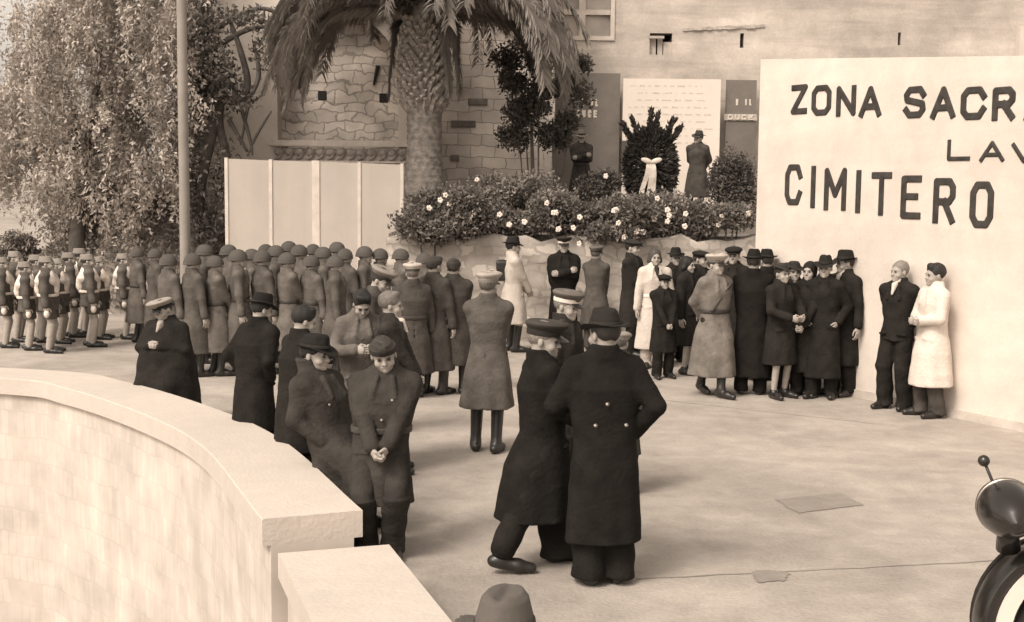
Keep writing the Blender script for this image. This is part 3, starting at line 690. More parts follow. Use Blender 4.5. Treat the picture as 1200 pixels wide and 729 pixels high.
# ------------------------------------------------------------------ the old buildings behind
def wallbox(name, x0, x1, y0, y1, Y, thick, m_, parent=None, yb=None):
    a = atY(x0, y1, Y); b = atY(x1, y0, Y)
    q = MB(); q.box((a.x, Y, a.z), (b.x, Y + thick, b.z)); return q
FAC = worn_mat('ochre_plaster', .74, .30, .45, 2.2, streak=(.24, (.25, 1, 2.2)), bump=.2)
OLD = stone_mat('old_ashlar', .64, .55, .26, .012, .34, .16, distort=.2, big=.9, bigvar=.5)
RUB = stone_mat('rubble_masonry', .68, .42, .2, .02, .40, .16, distort=.5, big=1.6, bigvar=.45, bump=.8)
PLA = worn_mat('pale_plaster', .68, .16, .4, 2)
TRIM = mat('pale_stone_trim', .6, .9, .12, 5, .2); DARKP = worn_mat('dark_painted_board', .24, .25, .6, 3); HOLE_SHADE = mat('opening_shade_black', .03, .95, .1, 3, 0)  # last one: near-black colour standing for the shade inside openings
YF = 31.0
X0, X1 = atY(640, 200, YF).x, 16.0; ZT = 13.0
# openings in the facade: (x0, x1, z0, z1) in metres
def opn(x0, x1, y0, y1): a = atY(x0, y1, YF); b = atY(x1, y0, YF); return (a.x, b.x, a.z, b.z)
OP = {'win': opn(655, 716, -14, 42), 'vent': opn(761, 788, 39, 64), 's1': opn(867, 872, 39, 56), 's2': opn(1052, 1056, 38, 53)}
def wall_with_holes(q, x0, x1, z0, z1, Y, th, holes):
    xs = sorted({x0, x1} | {h[0] for h in holes} | {h[1] for h in holes}); zs = sorted({z0, z1} | {h[2] for h in holes} | {h[3] for h in holes})
    verts = {}
    def V(i, k, y):
        if (i, k, y) not in verts: verts[(i, k, y)] = q.bm.verts.new((xs[i], y, zs[k]))
        return verts[(i, k, y)]
    solid = lambda i, k: 0 <= i < len(xs) - 1 and 0 <= k < len(zs) - 1 and not any(h[0] <= (xs[i] + xs[i + 1]) / 2 <= h[1] and h[2] <= (zs[k] + zs[k + 1]) / 2 <= h[3] for h in holes)
    for i in range(len(xs) - 1):
        for k in range(len(zs) - 1):
            if not solid(i, k): continue
            for y in (Y, Y + th): q.bm.faces.new((V(i, k, y), V(i + 1, k, y), V(i + 1, k + 1, y), V(i, k + 1, y)))
            if not solid(i - 1, k): q.bm.faces.new((V(i, k, Y), V(i, k + 1, Y), V(i, k + 1, Y + th), V(i, k, Y + th)))
            if not solid(i + 1, k): q.bm.faces.new((V(i + 1, k, Y), V(i + 1, k + 1, Y), V(i + 1, k + 1, Y + th), V(i + 1, k, Y + th)))
            if not solid(i, k - 1): q.bm.faces.new((V(i, k, Y), V(i + 1, k, Y), V(i + 1, k, Y + th), V(i, k, Y + th)))
            if not solid(i, k + 1): q.bm.faces.new((V(i, k + 1, Y), V(i + 1, k + 1, Y), V(i + 1, k + 1, Y + th), V(i, k + 1, Y + th)))
fac = empty('old_building', (X0, YF, 0)); tag(fac, 'large weathered plaster building with small slit openings above the terrace', 'building')
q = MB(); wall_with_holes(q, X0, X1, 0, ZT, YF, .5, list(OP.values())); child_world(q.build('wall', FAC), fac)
q = MB(); q.box((X0 + .05, YF + .55, 0), (X1, YF + 8, ZT - .05)); child_world(q.build('rear_block', HOLE_SHADE), fac)  # solid block, coloured near-black as the shade seen through the openings
# string course, ragged as in the photograph
q = MB(); a = atY(800, 36, YF)
for i in range(17):
    xx = a.x + i * .115 * (YF / 31); q.box((xx, YF - .02 - random.uniform(0, .03), a.z + .012 * i * .5 - random.uniform(0, .02)), (xx + .112, YF + .02, a.z + .05 + .012 * i * .5 + random.uniform(0, .03)))
child_world(q.build('string_course', mat('worn_ledge', .42, .95, .3, 4)), fac)
# big window: frame, glazing bars
wx0, wx1, wz0, wz1 = OP['win']
q = MB()
for lo, hi in (((wx0 - .1, wz0 - .1), (wx1 + .1, wz0)), ((wx0 - .1, wz1), (wx1 + .1, wz1 + .1)), ((wx0 - .1, wz0), (wx0, wz1)), ((wx1, wz0), (wx1 + .1, wz1))): q.box((lo[0], YF - .04, lo[1]), (hi[0], YF + .06, hi[1]))
xm = wx0 + (wx1 - wx0) * .45; q.box((xm - .08, YF + .02, wz0), (xm + .08, YF + .1, wz1)); zm = wz0 + (wz1 - wz0) * .5; q.box((wx0, YF + .025, zm - .06), (xm - .08, YF + .095, zm + .06)); q.box((xm + .08, YF + .025, zm - .06), (wx1, YF + .095, zm + .06))
wf = child_world(q.build('window', TRIM), fac)
q = MB(); q.box((wx0, YF + .12, wz0), (wx1, YF + .15, wz1)); pn = q.build('pane', mat('grey_glass', .40, .8, .2, 2, 0, spec=.5)); pn.parent = wf;  # plain mid-grey rough pane
wf.location = (0, 0, 0)
# vent with broken shutter
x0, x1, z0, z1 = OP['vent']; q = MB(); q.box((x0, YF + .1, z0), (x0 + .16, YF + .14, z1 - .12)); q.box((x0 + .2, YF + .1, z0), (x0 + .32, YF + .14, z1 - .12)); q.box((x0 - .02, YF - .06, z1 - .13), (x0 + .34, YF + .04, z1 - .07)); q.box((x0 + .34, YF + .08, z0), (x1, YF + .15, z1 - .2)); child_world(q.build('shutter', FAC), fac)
# light pilaster at right edge
a = atY(1191, 33, YF); q = MB(); q.box((a.x, YF - .25, 0), (a.x + 2, YF - .003, a.z + .02)); child_world(q.build('pilaster', PLA), fac)
# lower darker wall left of the white board (its own dark rendered bay)
def board(x0, x1, y0, y1, Y, th, m_, name, label, cat):
    a = atY(x0, y1, Y); b = atY(x1, y0, Y); r_ = empty(name, ((a.x + b.x) / 2, Y, a.z)); tag(r_, label, cat); q = MB(); q.box((a.x, Y, a.z), (b.x, Y + th, b.z)); child_world(q.build('panel', m_), r_); return r_, a, b
d1, a1, b1 = board(644, 727, 86, 232, 30.6, .08, DARKP, 'painted_board', 'dark grey board with pale lettering left of the white notice, behind the left sentry', 'board')
d2, a2, b2 = board(848, 887, 94, 232, 30.6, .08, DARKP, 'painted_board', 'dark grey board with pale lettering between the white notice and the lettered wall', 'board')
nb, a3, b3 = board(728, 845, 93, 238, 30.4, .10, worn_mat('notice_white', .78, .05, 1, 5), 'notice_board', 'big white notice board with faint rows of writing behind the wreath', 'notice board')
PT = mat('pale_sign_paint', .6, .9, .15, 20, 0); PT2 = mat('faded_writing', .52, .9, .2, 20, 0)
def small_word(text, x0, x1, yt, yb, Y, root, m_, wt=.045):
    n = len(text); a = atY(x0, yb, Y); b = atY(x1, yt, Y); step = (b.x - a.x) / n
    for i, ch in enumerate(text):
        if ch == ' ': continue
        o = letter(ch, a.x + i * step + .02, a.x + (i + 1) * step - .02, a.z, b.z, wt, None, m_, .011, th=.012); o.location = (0, Y, 0); child_world(o, root)
small_word('W IL', 680, 702, 116, 125, 30.6, d1, PT, .045); small_word('DUCE', 674, 701, 129, 138, 30.6, d1, PT, .05)
small_word('W IL', 861, 882, 116, 124, 30.6, d2, PT, .045)
a = atY(848, 141, 30.6); b = atY(887, 134, 30.6); q = MB(); q.box((a.x, 30.57, a.z), (b.x, 30.6, b.z)); child_world(q.build('pale_band', mat('pale_band', .42, .9, .2, 14)), d2)
small_word('DUCE', 852, 884, 134.5, 140.5, 30.565, d2, PT, .035)
rr = random.Random(3); a = atY(733, 100, 30.4); b = atY(838, 100, 30.4); q = MB()
for row in range(9):
    z = a.z - row * .165; x = a.x + rr.uniform(.05, .3)
    while x < b.x - .2:
        L = rr.uniform(.05, .22)
        for k in range(int(L / .03)):
            hh = rr.uniform(.02, .05); q.box((x + k * .03, 30.392, z - hh / 2), (x + k * .03 + .012, 30.4, z + hh / 2 * rr.uniform(.2, 1)))
        x += L + rr.uniform(.05, .09)
child_world(q.build('faded_writing', PT2), nb)
q = MB(); a = atY(729, 165, 30.4); b = atY(739, 202, 30.4); q.box((a.x, 30.33, b.z), (b.x, 30.395, a.z)); child_world(q.build('dark_block', mat('dark_block', .1, .9, .1, 4)), nb)  # solid dark box set on the board
# middle stone wall + its posts
mid = empty('stone_wall', (-3, 29.5, 0)); tag(mid, 'old ashlar stone wall behind the palm trunk', 'wall')
q = MB(); a = atY(470, 0, 29.5); b = atY(652, 0, 29.5); q.box((a.x, 29.5, 0), (b.x, 30.3, 11)); child_world(q.build('masonry', OLD), mid)
q = MB(); hh = [atY(560, 119, 29.5), atY(543, 145, 29.5), atY(533, 185, 29.5)]
for p, w2 in zip(hh, (.22, .28, .1)): q.box((p.x - w2, 29.46, p.z - .08), (p.x + w2, 29.52, p.z + .07), bev=.02)
child_world(q.build('recess_shade', mat('recess_shade_tone', .16, .95, .3, 5)), mid)  # shallow dark boxes on the wall face, coloured as the shade of recesses
q = MB()
for px in (632, 641):
    a = atY(px, 230, 29.0); b = atY(px, 150, 29.0); q.box((a.x - .06, 29.0, a.z - .6), (a.x + .07, 29.1, b.z))
o = q.build('standing_boards', TRIM); tag(o, 'two pale upright planks leaning under the small tree beside the left sentry', 'planks')
# left building with arched recess and carved ledge
YL = 27.0
lb = empty('arched_building', (-5, YL, 0)); tag(lb, 'pale plastered building with a deep arched niche behind the palm', 'building')
xl = atY(205, 150, YL).x; xr = atY(480, 150, YL).x; nx0 = atY(325, 120, YL).x; nx1 = atY(467, 120, YL).x
zs_ = atY(400, 88, YL).z; rad = (nx1 - nx0) / 2; cxn = (nx0 + nx1) / 2; zl = atY(400, 166, YL).z
q = MB(); N = 20; Zt = 11; arcp = [(cxn - rad * math.cos(t), zs_ + rad * math.sin(t)) for t in np.linspace(0, math.pi, N)]
def quad(q, pts): return q.bm.faces.new([q.bm.verts.new(p) for p in pts])
quad(q, [(xl, YL, 0), (nx0, YL, 0), (nx0, YL, Zt), (xl, YL, Zt)]); quad(q, [(nx1, YL, 0), (xr, YL, 0), (xr, YL, Zt), (nx1, YL, Zt)])
quad(q, [(nx0, YL, 0), (nx1, YL, 0), (nx1, YL, zl - .25), (nx0, YL, zl - .25)])
for (xa, za), (xb, zb) in zip(arcp, arcp[1:]): quad(q, [(xa, YL, za), (xb, YL, zb), (xb, YL, Zt), (xa, YL, Zt)]); quad(q, [(xa, YL, za), (xb, YL, zb), (xb, YL + .5, zb), (xa, YL + .5, za)])
for x in (nx0, nx1): quad(q, [(x, YL, zl - .25), (x, YL, zs_), (x, YL + .5, zs_), (x, YL + .5, zl - .25)])
quad(q, [(xr, YL, 0), (xr, YL + 2.4, 0), (xr, YL + 2.4, Zt), (xr, YL, Zt)]); quad(q, [(xl, YL, 0), (xl, YL + 2.4, 0), (xl, YL + 2.4, Zt), (xl, YL, Zt)]); quad(q, [(xl, YL, Zt), (xr, YL, Zt), (xr, YL + 2.4, Zt), (xl, YL + 2.4, Zt)])
bmesh.ops.remove_doubles(q.bm, verts=q.bm.verts[:], dist=.0005); child_world(q.build('wall', PLA), lb)
q = MB(); q.box((nx0 - .05, YL + .5, 0), (nx1 + .05, YL + .8, 8)); child_world(q.build('niche_masonry', RUB), lb)
q = MB()
for px, py in ((378, 112), (450, 115)): p = atY(px, py, YL + .5); q.box((p.x - .1, YL + .485, p.z - .1), (p.x + .09, YL + .52, p.z + .1), bev=.02); child_world(q.build('putlog_hole_shade', HOLE_SHADE), lb); q = MB()  # no real hollows: near-black boxes painted as the shade in the holes
p0 = atY(443, 77, YL + .5); p1 = atY(438, 100, YL + .5); q.tube([(p0.x, YL + .48, p0.z), (p1.x, YL + .48, p1.z)], [.05, .02], 6)
child_world(q.build('wall_crack_shade', HOLE_SHADE), lb)  # thin rod on the masonry, its near-black colour is the crack's shade
q = MB(); q.box((nx0 - .15, YL - .16, zl - .10), (xr + .1, YL - .002, zl + .02)); q.box((nx0 - .12, YL - .12, zl - .44), (xr + .08, YL - .002, zl - .40)); child_world(q.build('ledge', TRIM), lb)
q = MB(); n = 13
for i in range(n):
    xx = nx0 - .05 + (xr - nx0 + .05) * i / n
    bmesh.ops.create_uvsphere(q.bm, u_segments=12, v_segments=8, radius=.085, matrix=Matrix.Translation((xx + .08, YL - .06, zl - .22)) @ Matrix.Diagonal((1.1, .7, 1, 1)))
    q.tube([(xx, YL - .03, zl - .38), (xx + .1, YL - .08, zl - .34), (xx + .2, YL - .03, zl - .16)], .03, 6)
child_world(q.build('carved_frieze', mat('carved_stone', .33, .95, .3, 6)), lb)
# terrace with its rubble retaining wall
YT = atY(600, 300, 21.6).y; a = atY(452, 260, YT); TZ = 2.02
ter = MB(); ter.box((a.x, YT + .5, -.05), (WB.x + 2.6, 23.4, 1.80)); ter.box((a.x, 23.4, -.05), (WB.x + 2.6, 30.95, TZ)); tag(ter.build('terrace', mat('terrace_soil', .16, .95, .3, 2)), kind='structure')
q = MB(); q.box((a.x, YT, -.05), (WB.x + 2.6, YT + .495, 1.78))
bmesh.ops.subdivide_edges(q.bm, edges=q.bm.edges[:], cuts=30, use_grid_fill=True)
for v in q.bm.verts:
    p = v.co; v.co += Vector((0, .05 * math.sin(5 * p.x + 3 * p.z) * math.sin(3.1 * p.x - 7 * p.z), .09 * math.sin(2.7 * p.x) * math.sin(7 * p.x + 1) if p.z > 1.4 else 0))
o = q.build('retaining_wall', stone_mat('pale_rubble', .46, .27, .17, .03, .36, .16, distort=.5, big=1.8, bigvar=.35, bump=.9), smooth=True); tag(o, 'low pale rubble retaining wall holding the planted terrace', 'wall')
# four pale panels in front of the arched building
YP = 24.0; ps = empty('panel_screen', (-4, YP, 0)); tag(ps, 'long pale hoarding of four plain panels behind the helmeted ranks', 'hoarding')
PNL = worn_mat('hoarding_panel', .52, .08, .5, 3, streak=(.06, (2, 1, .3)))
xs = [265, 317, 370, 421, 471]; tops = [186, 188, 189.5, 191, 193]
for i in range(4):
    a = atY(xs[i], tops[i], YP); b = atY(xs[i + 1], tops[i + 1], YP); q = MB()
    vs_ = [(a.x + .02, 0), (b.x - .02, 0), (b.x - .02, b.z), (a.x + .02, a.z)]; f = [q.bm.verts.new((x, YP, z)) for x, z in vs_]; g = [q.bm.verts.new((x, YP + .05, z)) for x, z in vs_]
    q.bm.faces.new(f); q.bm.faces.new(g[::-1])
    for k in range(4): q.bm.faces.new((f[k], g[k], g[(k + 1) % 4], f[(k + 1) % 4]))
    child_world(q.build('panel', PNL), ps)
for i, x in enumerate(xs):
    a = atY(x, tops[i], YP); w2 = .07 if i == 2 else .03; q = MB(); q.box((a.x - w2, YP - .02, 0), (a.x + w2, YP + .08, a.z + .02)); child_world(q.build('post', TRIM), ps)

# ------------------------------------------------------------------ plants
def leaves(P, size, aspect=.4, D=None, seed=0, curl=.15):
    """one leaf (a kite of four corners, bent) at every point"""
    g = np.random.default_rng(seed); N = len(P)
    if D is None: D = g.normal(size=(N, 3))
    D = D / (np.linalg.norm(D, axis=1, keepdims=True) + 1e-9)
    S = np.cross(D, g.normal(size=(N, 3))); S /= np.linalg.norm(S, axis=1, keepdims=True) + 1e-9; U = np.cross(D, S)
    L = size * g.uniform(.6, 1.3, (N, 1)); W = L * aspect
    a = P; b = P + D * L * .5 + S * W * .5 + U * L * curl; c = P + D * L; d = P + D * L * .5 - S * W * .5 + U * L * curl
    V = np.stack([a, b, c, d], 1).reshape(-1, 3); F = np.arange(4 * N).reshape(-1, 4)
    return V, F
def leafmat(name, v, var=.5, scale=1.2):
    m = mat(name, v, .75, var, scale, 0, spec=.25)
    n = m.node_tree.nodes; l = m.node_tree.links; b = n['Principled BSDF']
    tr = n.new('ShaderNodeBsdfTranslucent'); tr.inputs[0].default_value = tone(v * .9); mx = n.new('ShaderNodeMixShader'); mx.inputs[0].default_value = .25
    l.new(b.outputs[0], mx.inputs[1]); l.new(tr.outputs[0], mx.inputs[2]); l.new(mx.outputs[0], n['Material Output'].inputs[0]); return m
BARK = mat('bark', .11, .95, .35, 5, .8, 20)
g = np.random.default_rng(5)
# big drooping tree on the left
tr = empty('drooping_tree', (-9.3, 26.2, 0)); tag(tr, 'huge mottled tree with drooping masses of foliage filling the upper left', 'tree')
def in_poly(x, y, poly):
    c = False; n = len(poly)
    for i in range(n):
        (x1, y1), (x2, y2) = poly[i], poly[i - 1]
        if (y1 > y) != (y2 > y) and x < (x2 - x1) * (y - y1) / (y2 - y1) + x1: c = not c
    return c
CR = [(60, -120), (235, -120), (232, 60), (225, 120), (228, 190), (205, 225), (165, 235), (140, 262), (95, 275), (62, 245), (22, 205), (-60, 200), (-90, 150), (-40, 120), (2, 95), (22, 40)]
rr = random.Random(11); Pn = []; Dn = []
k = 0
while k < 270:
    x, y = rr.uniform(-90, 240), rr.uniform(-120, 280)
    if not in_poly(x, y, CR): continue
    k += 1; Y = rr.uniform(24.6, 28.2); c = atY(x, y, Y); rad_ = rr.uniform(.25, .5); ns = rr.randint(9, 15)
    for s_ in range(ns):
        o = g.normal(size=3) * rad_ * .6; top = np.array([c.x, c.y, c.z]) + o; L = rr.uniform(.25, .75); n = int(L * 50)
        t = np.linspace(0, 1, n)[:, None]; drift = g.normal(size=3) * .16; drift[2] = 0
        pts_ = top + t * L * np.array([0, 0, -1.0]) + t * t * drift + g.normal(size=(n, 3)) * .035
        Pn.append(pts_); Dn.append(np.tile([0, 0, -.8], (n, 1)) + g.normal(size=(n, 3)) * .75)
P = np.concatenate(Pn); D = np.concatenate(Dn); V, F = leaves(P, .105, .42, D, 1)
child_world(link('crown', np_mesh('crown', V, F), leafmat('drooping_foliage', .50, .5, 1.4)), tr)
q = MB(); b0 = atY(86, 395, 26.2); tp = atY(92, 235, 26.2)
q.tube([(b0.x, 26.2, -.05), (b0.x + .1, 26.2, 1), (tp.x, 26.2, tp.z), (tp.x + .5, 26.2, tp.z + 1.4), (tp.x + 1.2, 26, tp.z + 3)], [.24, .17, .15, .12, .07], 10)
for px, py in ((40, 120), (140, 60), (180, 130), (20, 170), (120, -40), (60, 60)):
    e = atY(px, py, 26.4 + rr.uniform(-1, 1)); q.tube([(tp.x, 26.2, tp.z - .2), ((tp.x + e.x) / 2 + .2, (26.2 + e.y) / 2, (tp.z + e.z) / 2 + .4), e], [.11, .07, .03], 7)
child_world(q.build('trunk', BARK, smooth=True), tr)
# forked tree against the plaster wall
ft = empty('forked_tree', (-6.2, 25.5, 0)); tag(ft, 'thin dark forked tree with bare twisting branches against the pale plaster wall', 'tree')
q = MB(); T_ = lambda L, rs, Y=25.6: q.tube(catmull([atY(x, y, Y) for x, y in L], 5), list(np.interp(np.linspace(0, 1, 5 * (len(L) - 1) + 1), np.linspace(0, 1, len(rs)), rs)), 8)
T_([(232, 400), (228, 290), (232, 220), (245, 160), (256, 118), (240, 80), (235, 20), (245, -60)], [.2, .19, .16, .15, .13, .09, .07, .05]); T_([(256, 120), (282, 116), (290, 95), (282, 60), (270, 25)], [.11, .09, .07, .06, .04])
T_([(229, 300), (262, 250), (268, 200), (258, 150), (256, 118)], [.12, .10, .09, .08, .09]); T_([(240, 45), (275, 20), (310, 10), (345, 25)], [.06, .05, .04, .03]); T_([(245, 60), (290, 35), (330, 30)], [.06, .05, .03])
T_([(262, 60), (275, 100), (292, 160), (296, 182)], [.05, .04, .04, .02]); T_([(300, 60), (303, 90), (292, 120), (282, 170)], [.04, .05, .04, .02]); T_([(268, 140), (290, 178)], [.05, .03]); T_([(318, 130), (300, 160), (290, 183)], [.02, .03, .02])
child_world(q.build('trunk', BARK, smooth=True), ft)
Pn = []
for (x, y, rx, ry, n) in ((240, 40, 18, 50, 900), (235, 110, 14, 30, 700), (285, 20, 35, 10, 350), (262, 100, 16, 14, 420), (262, 75, 12, 22, 200), (225, 200, 12, 60, 900), (303, 55, 10, 25, 120), (262, 215, 14, 40, 420), (240, 270, 18, 20, 500), (275, 118, 22, 10, 300)):
    for _ in range(n): p = atY(x + rr.gauss(0, rx * .6), y + rr.gauss(0, ry * .6), 25.5 + rr.uniform(-.5, .5)); Pn.append(p[:])
V, F = leaves(np.array(Pn), .12, .5, None, 2); child_world(link('crown', np_mesh('crown', V, F), leafmat('forked_tree_foliage', .16, .5, 1.4)), ft)
# pale creeper-covered bank behind the boys
bk = MB(); N = 46; rows = []
for j in range(14):
    t = j / 13; rows.append([bk.bm.verts.new((-11.5 + 7.0 * i / N, 25.6 + 2.5 * t + .12 * math.sin(i * 1.3 + j), (3.0 * t ** .6 + .22 * math.sin(i * .9 + j * 1.1) * math.sin(j * 2.1 + i * .4)) * (.25 + .75 * min(1, max(0, (i - 8) / 14))) - .1)) for i in range(N + 1)])
for a, b in zip(rows, rows[1:]):
    for i in range(N): bk.bm.faces.new((a[i], a[i + 1], b[i + 1], b[i]))
tag(bk.build('rocky_bank', stone_mat('bank_rubble', .42, .25, .16, .03, .26, .3, distort=.5, big=2.5, bigvar=.5, bump=1), smooth=True), kind='structure')
Pn = []
for _ in range(9000):
    x = rr.uniform(-10.6, -4.9); t = rr.random(); z = 3.1 * t ** .6 * (.25 + .75 * min(1, max(0, ((x + 11.5) / 7 * 46 - 8) / 14))); Pn.append((x, 25.5 + 2.5 * t + rr.uniform(-.15, .1), z + rr.uniform(-.05, .25)))
V, F = leaves(np.array(Pn), .10, .6, None, 3); tag(link('creeper', np_mesh('creeper', V, F), leafmat('pale_creeper', .34, .45, 2)), kind='stuff')
def bush(name, label, cat, px, py, Y, rx, ry, n, size, m_, seed, group=None, bs=(.35, .6), out=.6, blobs=6, zbase=None, rd=None, asp=.5, flowers=0, stemz=None):
    rr = random.Random(seed); c = atY(px, py, Y); k = Y / FPX; W, H_ = rx * k, ry * k; rd = rd or W * .7; pts_ = []
    root = empty(name, (c.x, Y, zbase if zbase is not None else 0)); tag(root, label, cat, group)
    B = [(c.x + rr.uniform(-out, out) * W, Y + rr.uniform(-.6, .6) * rd, c.z + rr.uniform(-out, out) * H_, rr.uniform(*bs)) for _ in range(blobs)]
    n = int(n * 1.5); size *= .8
    for i in range(n):
        b = rr.choice(B); d = Vector((rr.gauss(0, 1), rr.gauss(0, 1), rr.gauss(0, 1))).normalized() * (rr.random() ** .45) * rr.choice((1, 1, 1, 1.25))
        z = b[2] + d.z * H_ * b[3]
        if zbase is not None: z = max(z, zbase + .02)
        pts_.append((b[0] + d.x * W * b[3], b[1] + d.y * rd * b[3], z))
    V, F = leaves(np.array(pts_), size, asp, None, seed); child_world(link('foliage', np_mesh('foliage', V, F), m_), root)
    q = MB(); zb = zbase if zbase is not None else 0
    for i in range(4): b = B[i % len(B)]; q.tube([(c.x + rr.uniform(-.1, .1), Y, zb - .05), (b[0] * .6 + c.x * .4, Y, (zb + b[2]) / 2), (b[0], b[1], b[2])], [.035, .025, .01], 6)
    child_world(q.build('stem', BARK, smooth=True), root)
    if flowers:
        q = MB()
        for i in range(flowers):
            b = rr.choice(B); x = b[0] + rr.uniform(-.8, .8) * W * b[3]; z = b[2] + rr.uniform(-.8, .8) * H_ * b[3]
            for kk in range(5):
                aa = kk * 2 * math.pi / 5; r_ = rr.uniform(.016, .03); bmesh.ops.create_uvsphere(q.bm, u_segments=6, v_segments=4, radius=r_, matrix=Matrix.Translation((x + .028 * math.cos(aa), Y - rd * .75, max(z, zb + .05) + .028 * math.sin(aa))) @ Matrix.Diagonal((1, .5, 1, 1)))
        child_world(q.build('blossom', mat('white_blossom', .75, .8, .05, 20, 0)), root)
    return root
SH = leafmat('shrub_foliage', .20, .5, 2.5); SH2 = leafmat('pale_shrub_foliage', .25, .45, 2.5); DK = leafmat('dark_shrub_foliage', .12, .5, 2.5)
bush('small_bush', 'small round bush seen past the white-scarved boys at the far left', 'bush', 32, 290, 29, 30, 17, 2600, .11, SH2, 21)
bush('small_bush', 'low pale scrub rising behind the boys at the left edge', 'bush', 2, 310, 28, 20, 22, 1800, .11, SH2, 22)
desc = ['spreading shrub overhanging the wall at the foot of the palm', 'flowering shrub right of the palm with a few white blossoms', 'taller pale shrub under the small tree', 'shrub dotted with white flowers below the left sentry',
        'rounded dark shrub in front of the left sentry', 'flowering shrub below the foot of the wreath', 'low shrub with white blossoms at the feet of the right sentry', 'low trailing shrub near the end of the terrace wall']
for i, (px, py, rx, ry, n, mm, fl, Y, lean_) in enumerate([(508, 252, 52, 30, 5600, SH, 4, 21.7, 0), (568, 252, 50, 33, 5800, SH, 7, 21.75, 0), (608, 226, 48, 24, 3800, SH2, 4, 24.2, 0), (648, 255, 54, 33, 5800, SH, 7, 21.7, 0),
        (700, 224, 32, 24, 3000, DK, 1, 24.5, 0), (716, 258, 52, 33, 5800, SH, 8, 21.7, 0), (785, 257, 54, 30, 5600, SH2, 8, 21.75, 0), (848, 258, 44, 26, 3800, SH, 4, 21.8, 0)]):
    bush('terrace_shrub', desc[i], 'shrub', px, py, Y, rx, ry, n, .10, mm, 30 + i, 'shrubs planted along the terrace edge', blobs=9, flowers=fl, zbase=None if ry > 21 else 2.0)
bush('dark_bush', 'tall dark bush beside the right sentry against the lettered wall', 'bush', 853, 222, 25.2, 32, 52, 7500, .10, DK, 50, zbase=2.0, blobs=14)
# small tree right of the palm
stt = bush('small_tree', 'small tree with a dark rounded crown and thin trunk right of the palm', 'tree', 634, 112, 26.5, 58, 60, 7000, .12, DK, 60, blobs=30, rd=.9, bs=(.14, .34), out=.82)
q = MB(); a = atY(622, 232, 26.5); q.tube([(a.x, 26.5, 1.95), (a.x + .03, 26.5, a.z + .6), (a.x, 26.5, a.z + 1.5)], [.05, .04, .03], 8); a = atY(652, 225, 26.5); q.tube([(a.x, 26.5, 1.95), (a.x - .06, 26.5, a.z + .8), (a.x - .1, 26.5, a.z + 1.5)], [.045, .04, .02], 8)
child_world(q.build('trunk', BARK, smooth=True), stt)
# palm
YPM = 25.0; pb = atY(497, 229, YPM); palm = empty('palm_tree', (pb.x, YPM, TZ - .02)); tag(palm, 'stout date palm with a shaggy trunk and arching crown in the middle of the terrace', 'palm')
rp = random.Random(9); kz = YPM / FPX
def pz(y): return atY(497, y, YPM).z - (TZ - .02)
prof = [(.46, -.05), (.43, pz(225)), (.37, pz(205)), (.335, pz(180)), (.33, pz(140)), (.35, pz(126)), (.39, pz(112)), (.40, pz(90)), (.37, pz(60)), (.33, pz(35)), (.28, pz(5))]
q = MB(); dense = []
zz = np.linspace(prof[0][1], prof[-1][1], 90); rsx = np.interp(zz, [p[1] for p in prof], [p[0] for p in prof])
for i, (z, r_) in enumerate(zip(zz, rsx)): dense.append((r_ * (1 + .035 * math.sin(i * 2.4)), z))
q.lathe(dense, 40)
for v in q.bm.verts:
    th = math.atan2(v.co.y, v.co.x); v.co *= 1; f = 1 + .03 * math.sin(11 * th + v.co.z * 19) + .02 * math.sin(17 * th - v.co.z * 31); v.co.x *= f; v.co.y *= f
PT_ = mat('palm_trunk', .22, .95, .35, 9, .8, 30)
q.build('trunk', PT_, palm, smooth=True)
q = MB(); 
for row in range(17):
    z = pz(128) + (pz(22) - pz(128)) * row / 17; r_ = float(np.interp(z, [p[1] for p in prof], [p[0] for p in prof])); n = 17
    for k in range(n):
        th = 2 * math.pi * (k + (row % 2) * .5) / n + rp.uniform(-.05, .05); M = Matrix.Translation((r_ * math.cos(th), r_ * math.sin(th), z)) @ Matrix.Rotation(th, 4, 'Z') @ Matrix.Rotation(R(38 + rp.uniform(-8, 8)), 4, 'Y')
        L = rp.uniform(.15, .22) * (1.25 if row < 5 else 1)
        vs_ = [q.bm.verts.new(M @ Vector(p)) for p in ((-.03, -.075, -.03), (-.03, .075, -.03), (.05, .0, -.05), (.0, -.05, L), (.0, .05, L), (.055, 0, L * .9))]
        for f in ((0, 2, 5, 3), (2, 1, 4, 5), (3, 5, 4), (0, 3, 4, 1)): q.bm.faces.new([vs_[i] for i in f])
q.build('leaf_stubs', mat('palm_leaf_stub', .3, .9, .6, 12, .5, 40), palm)
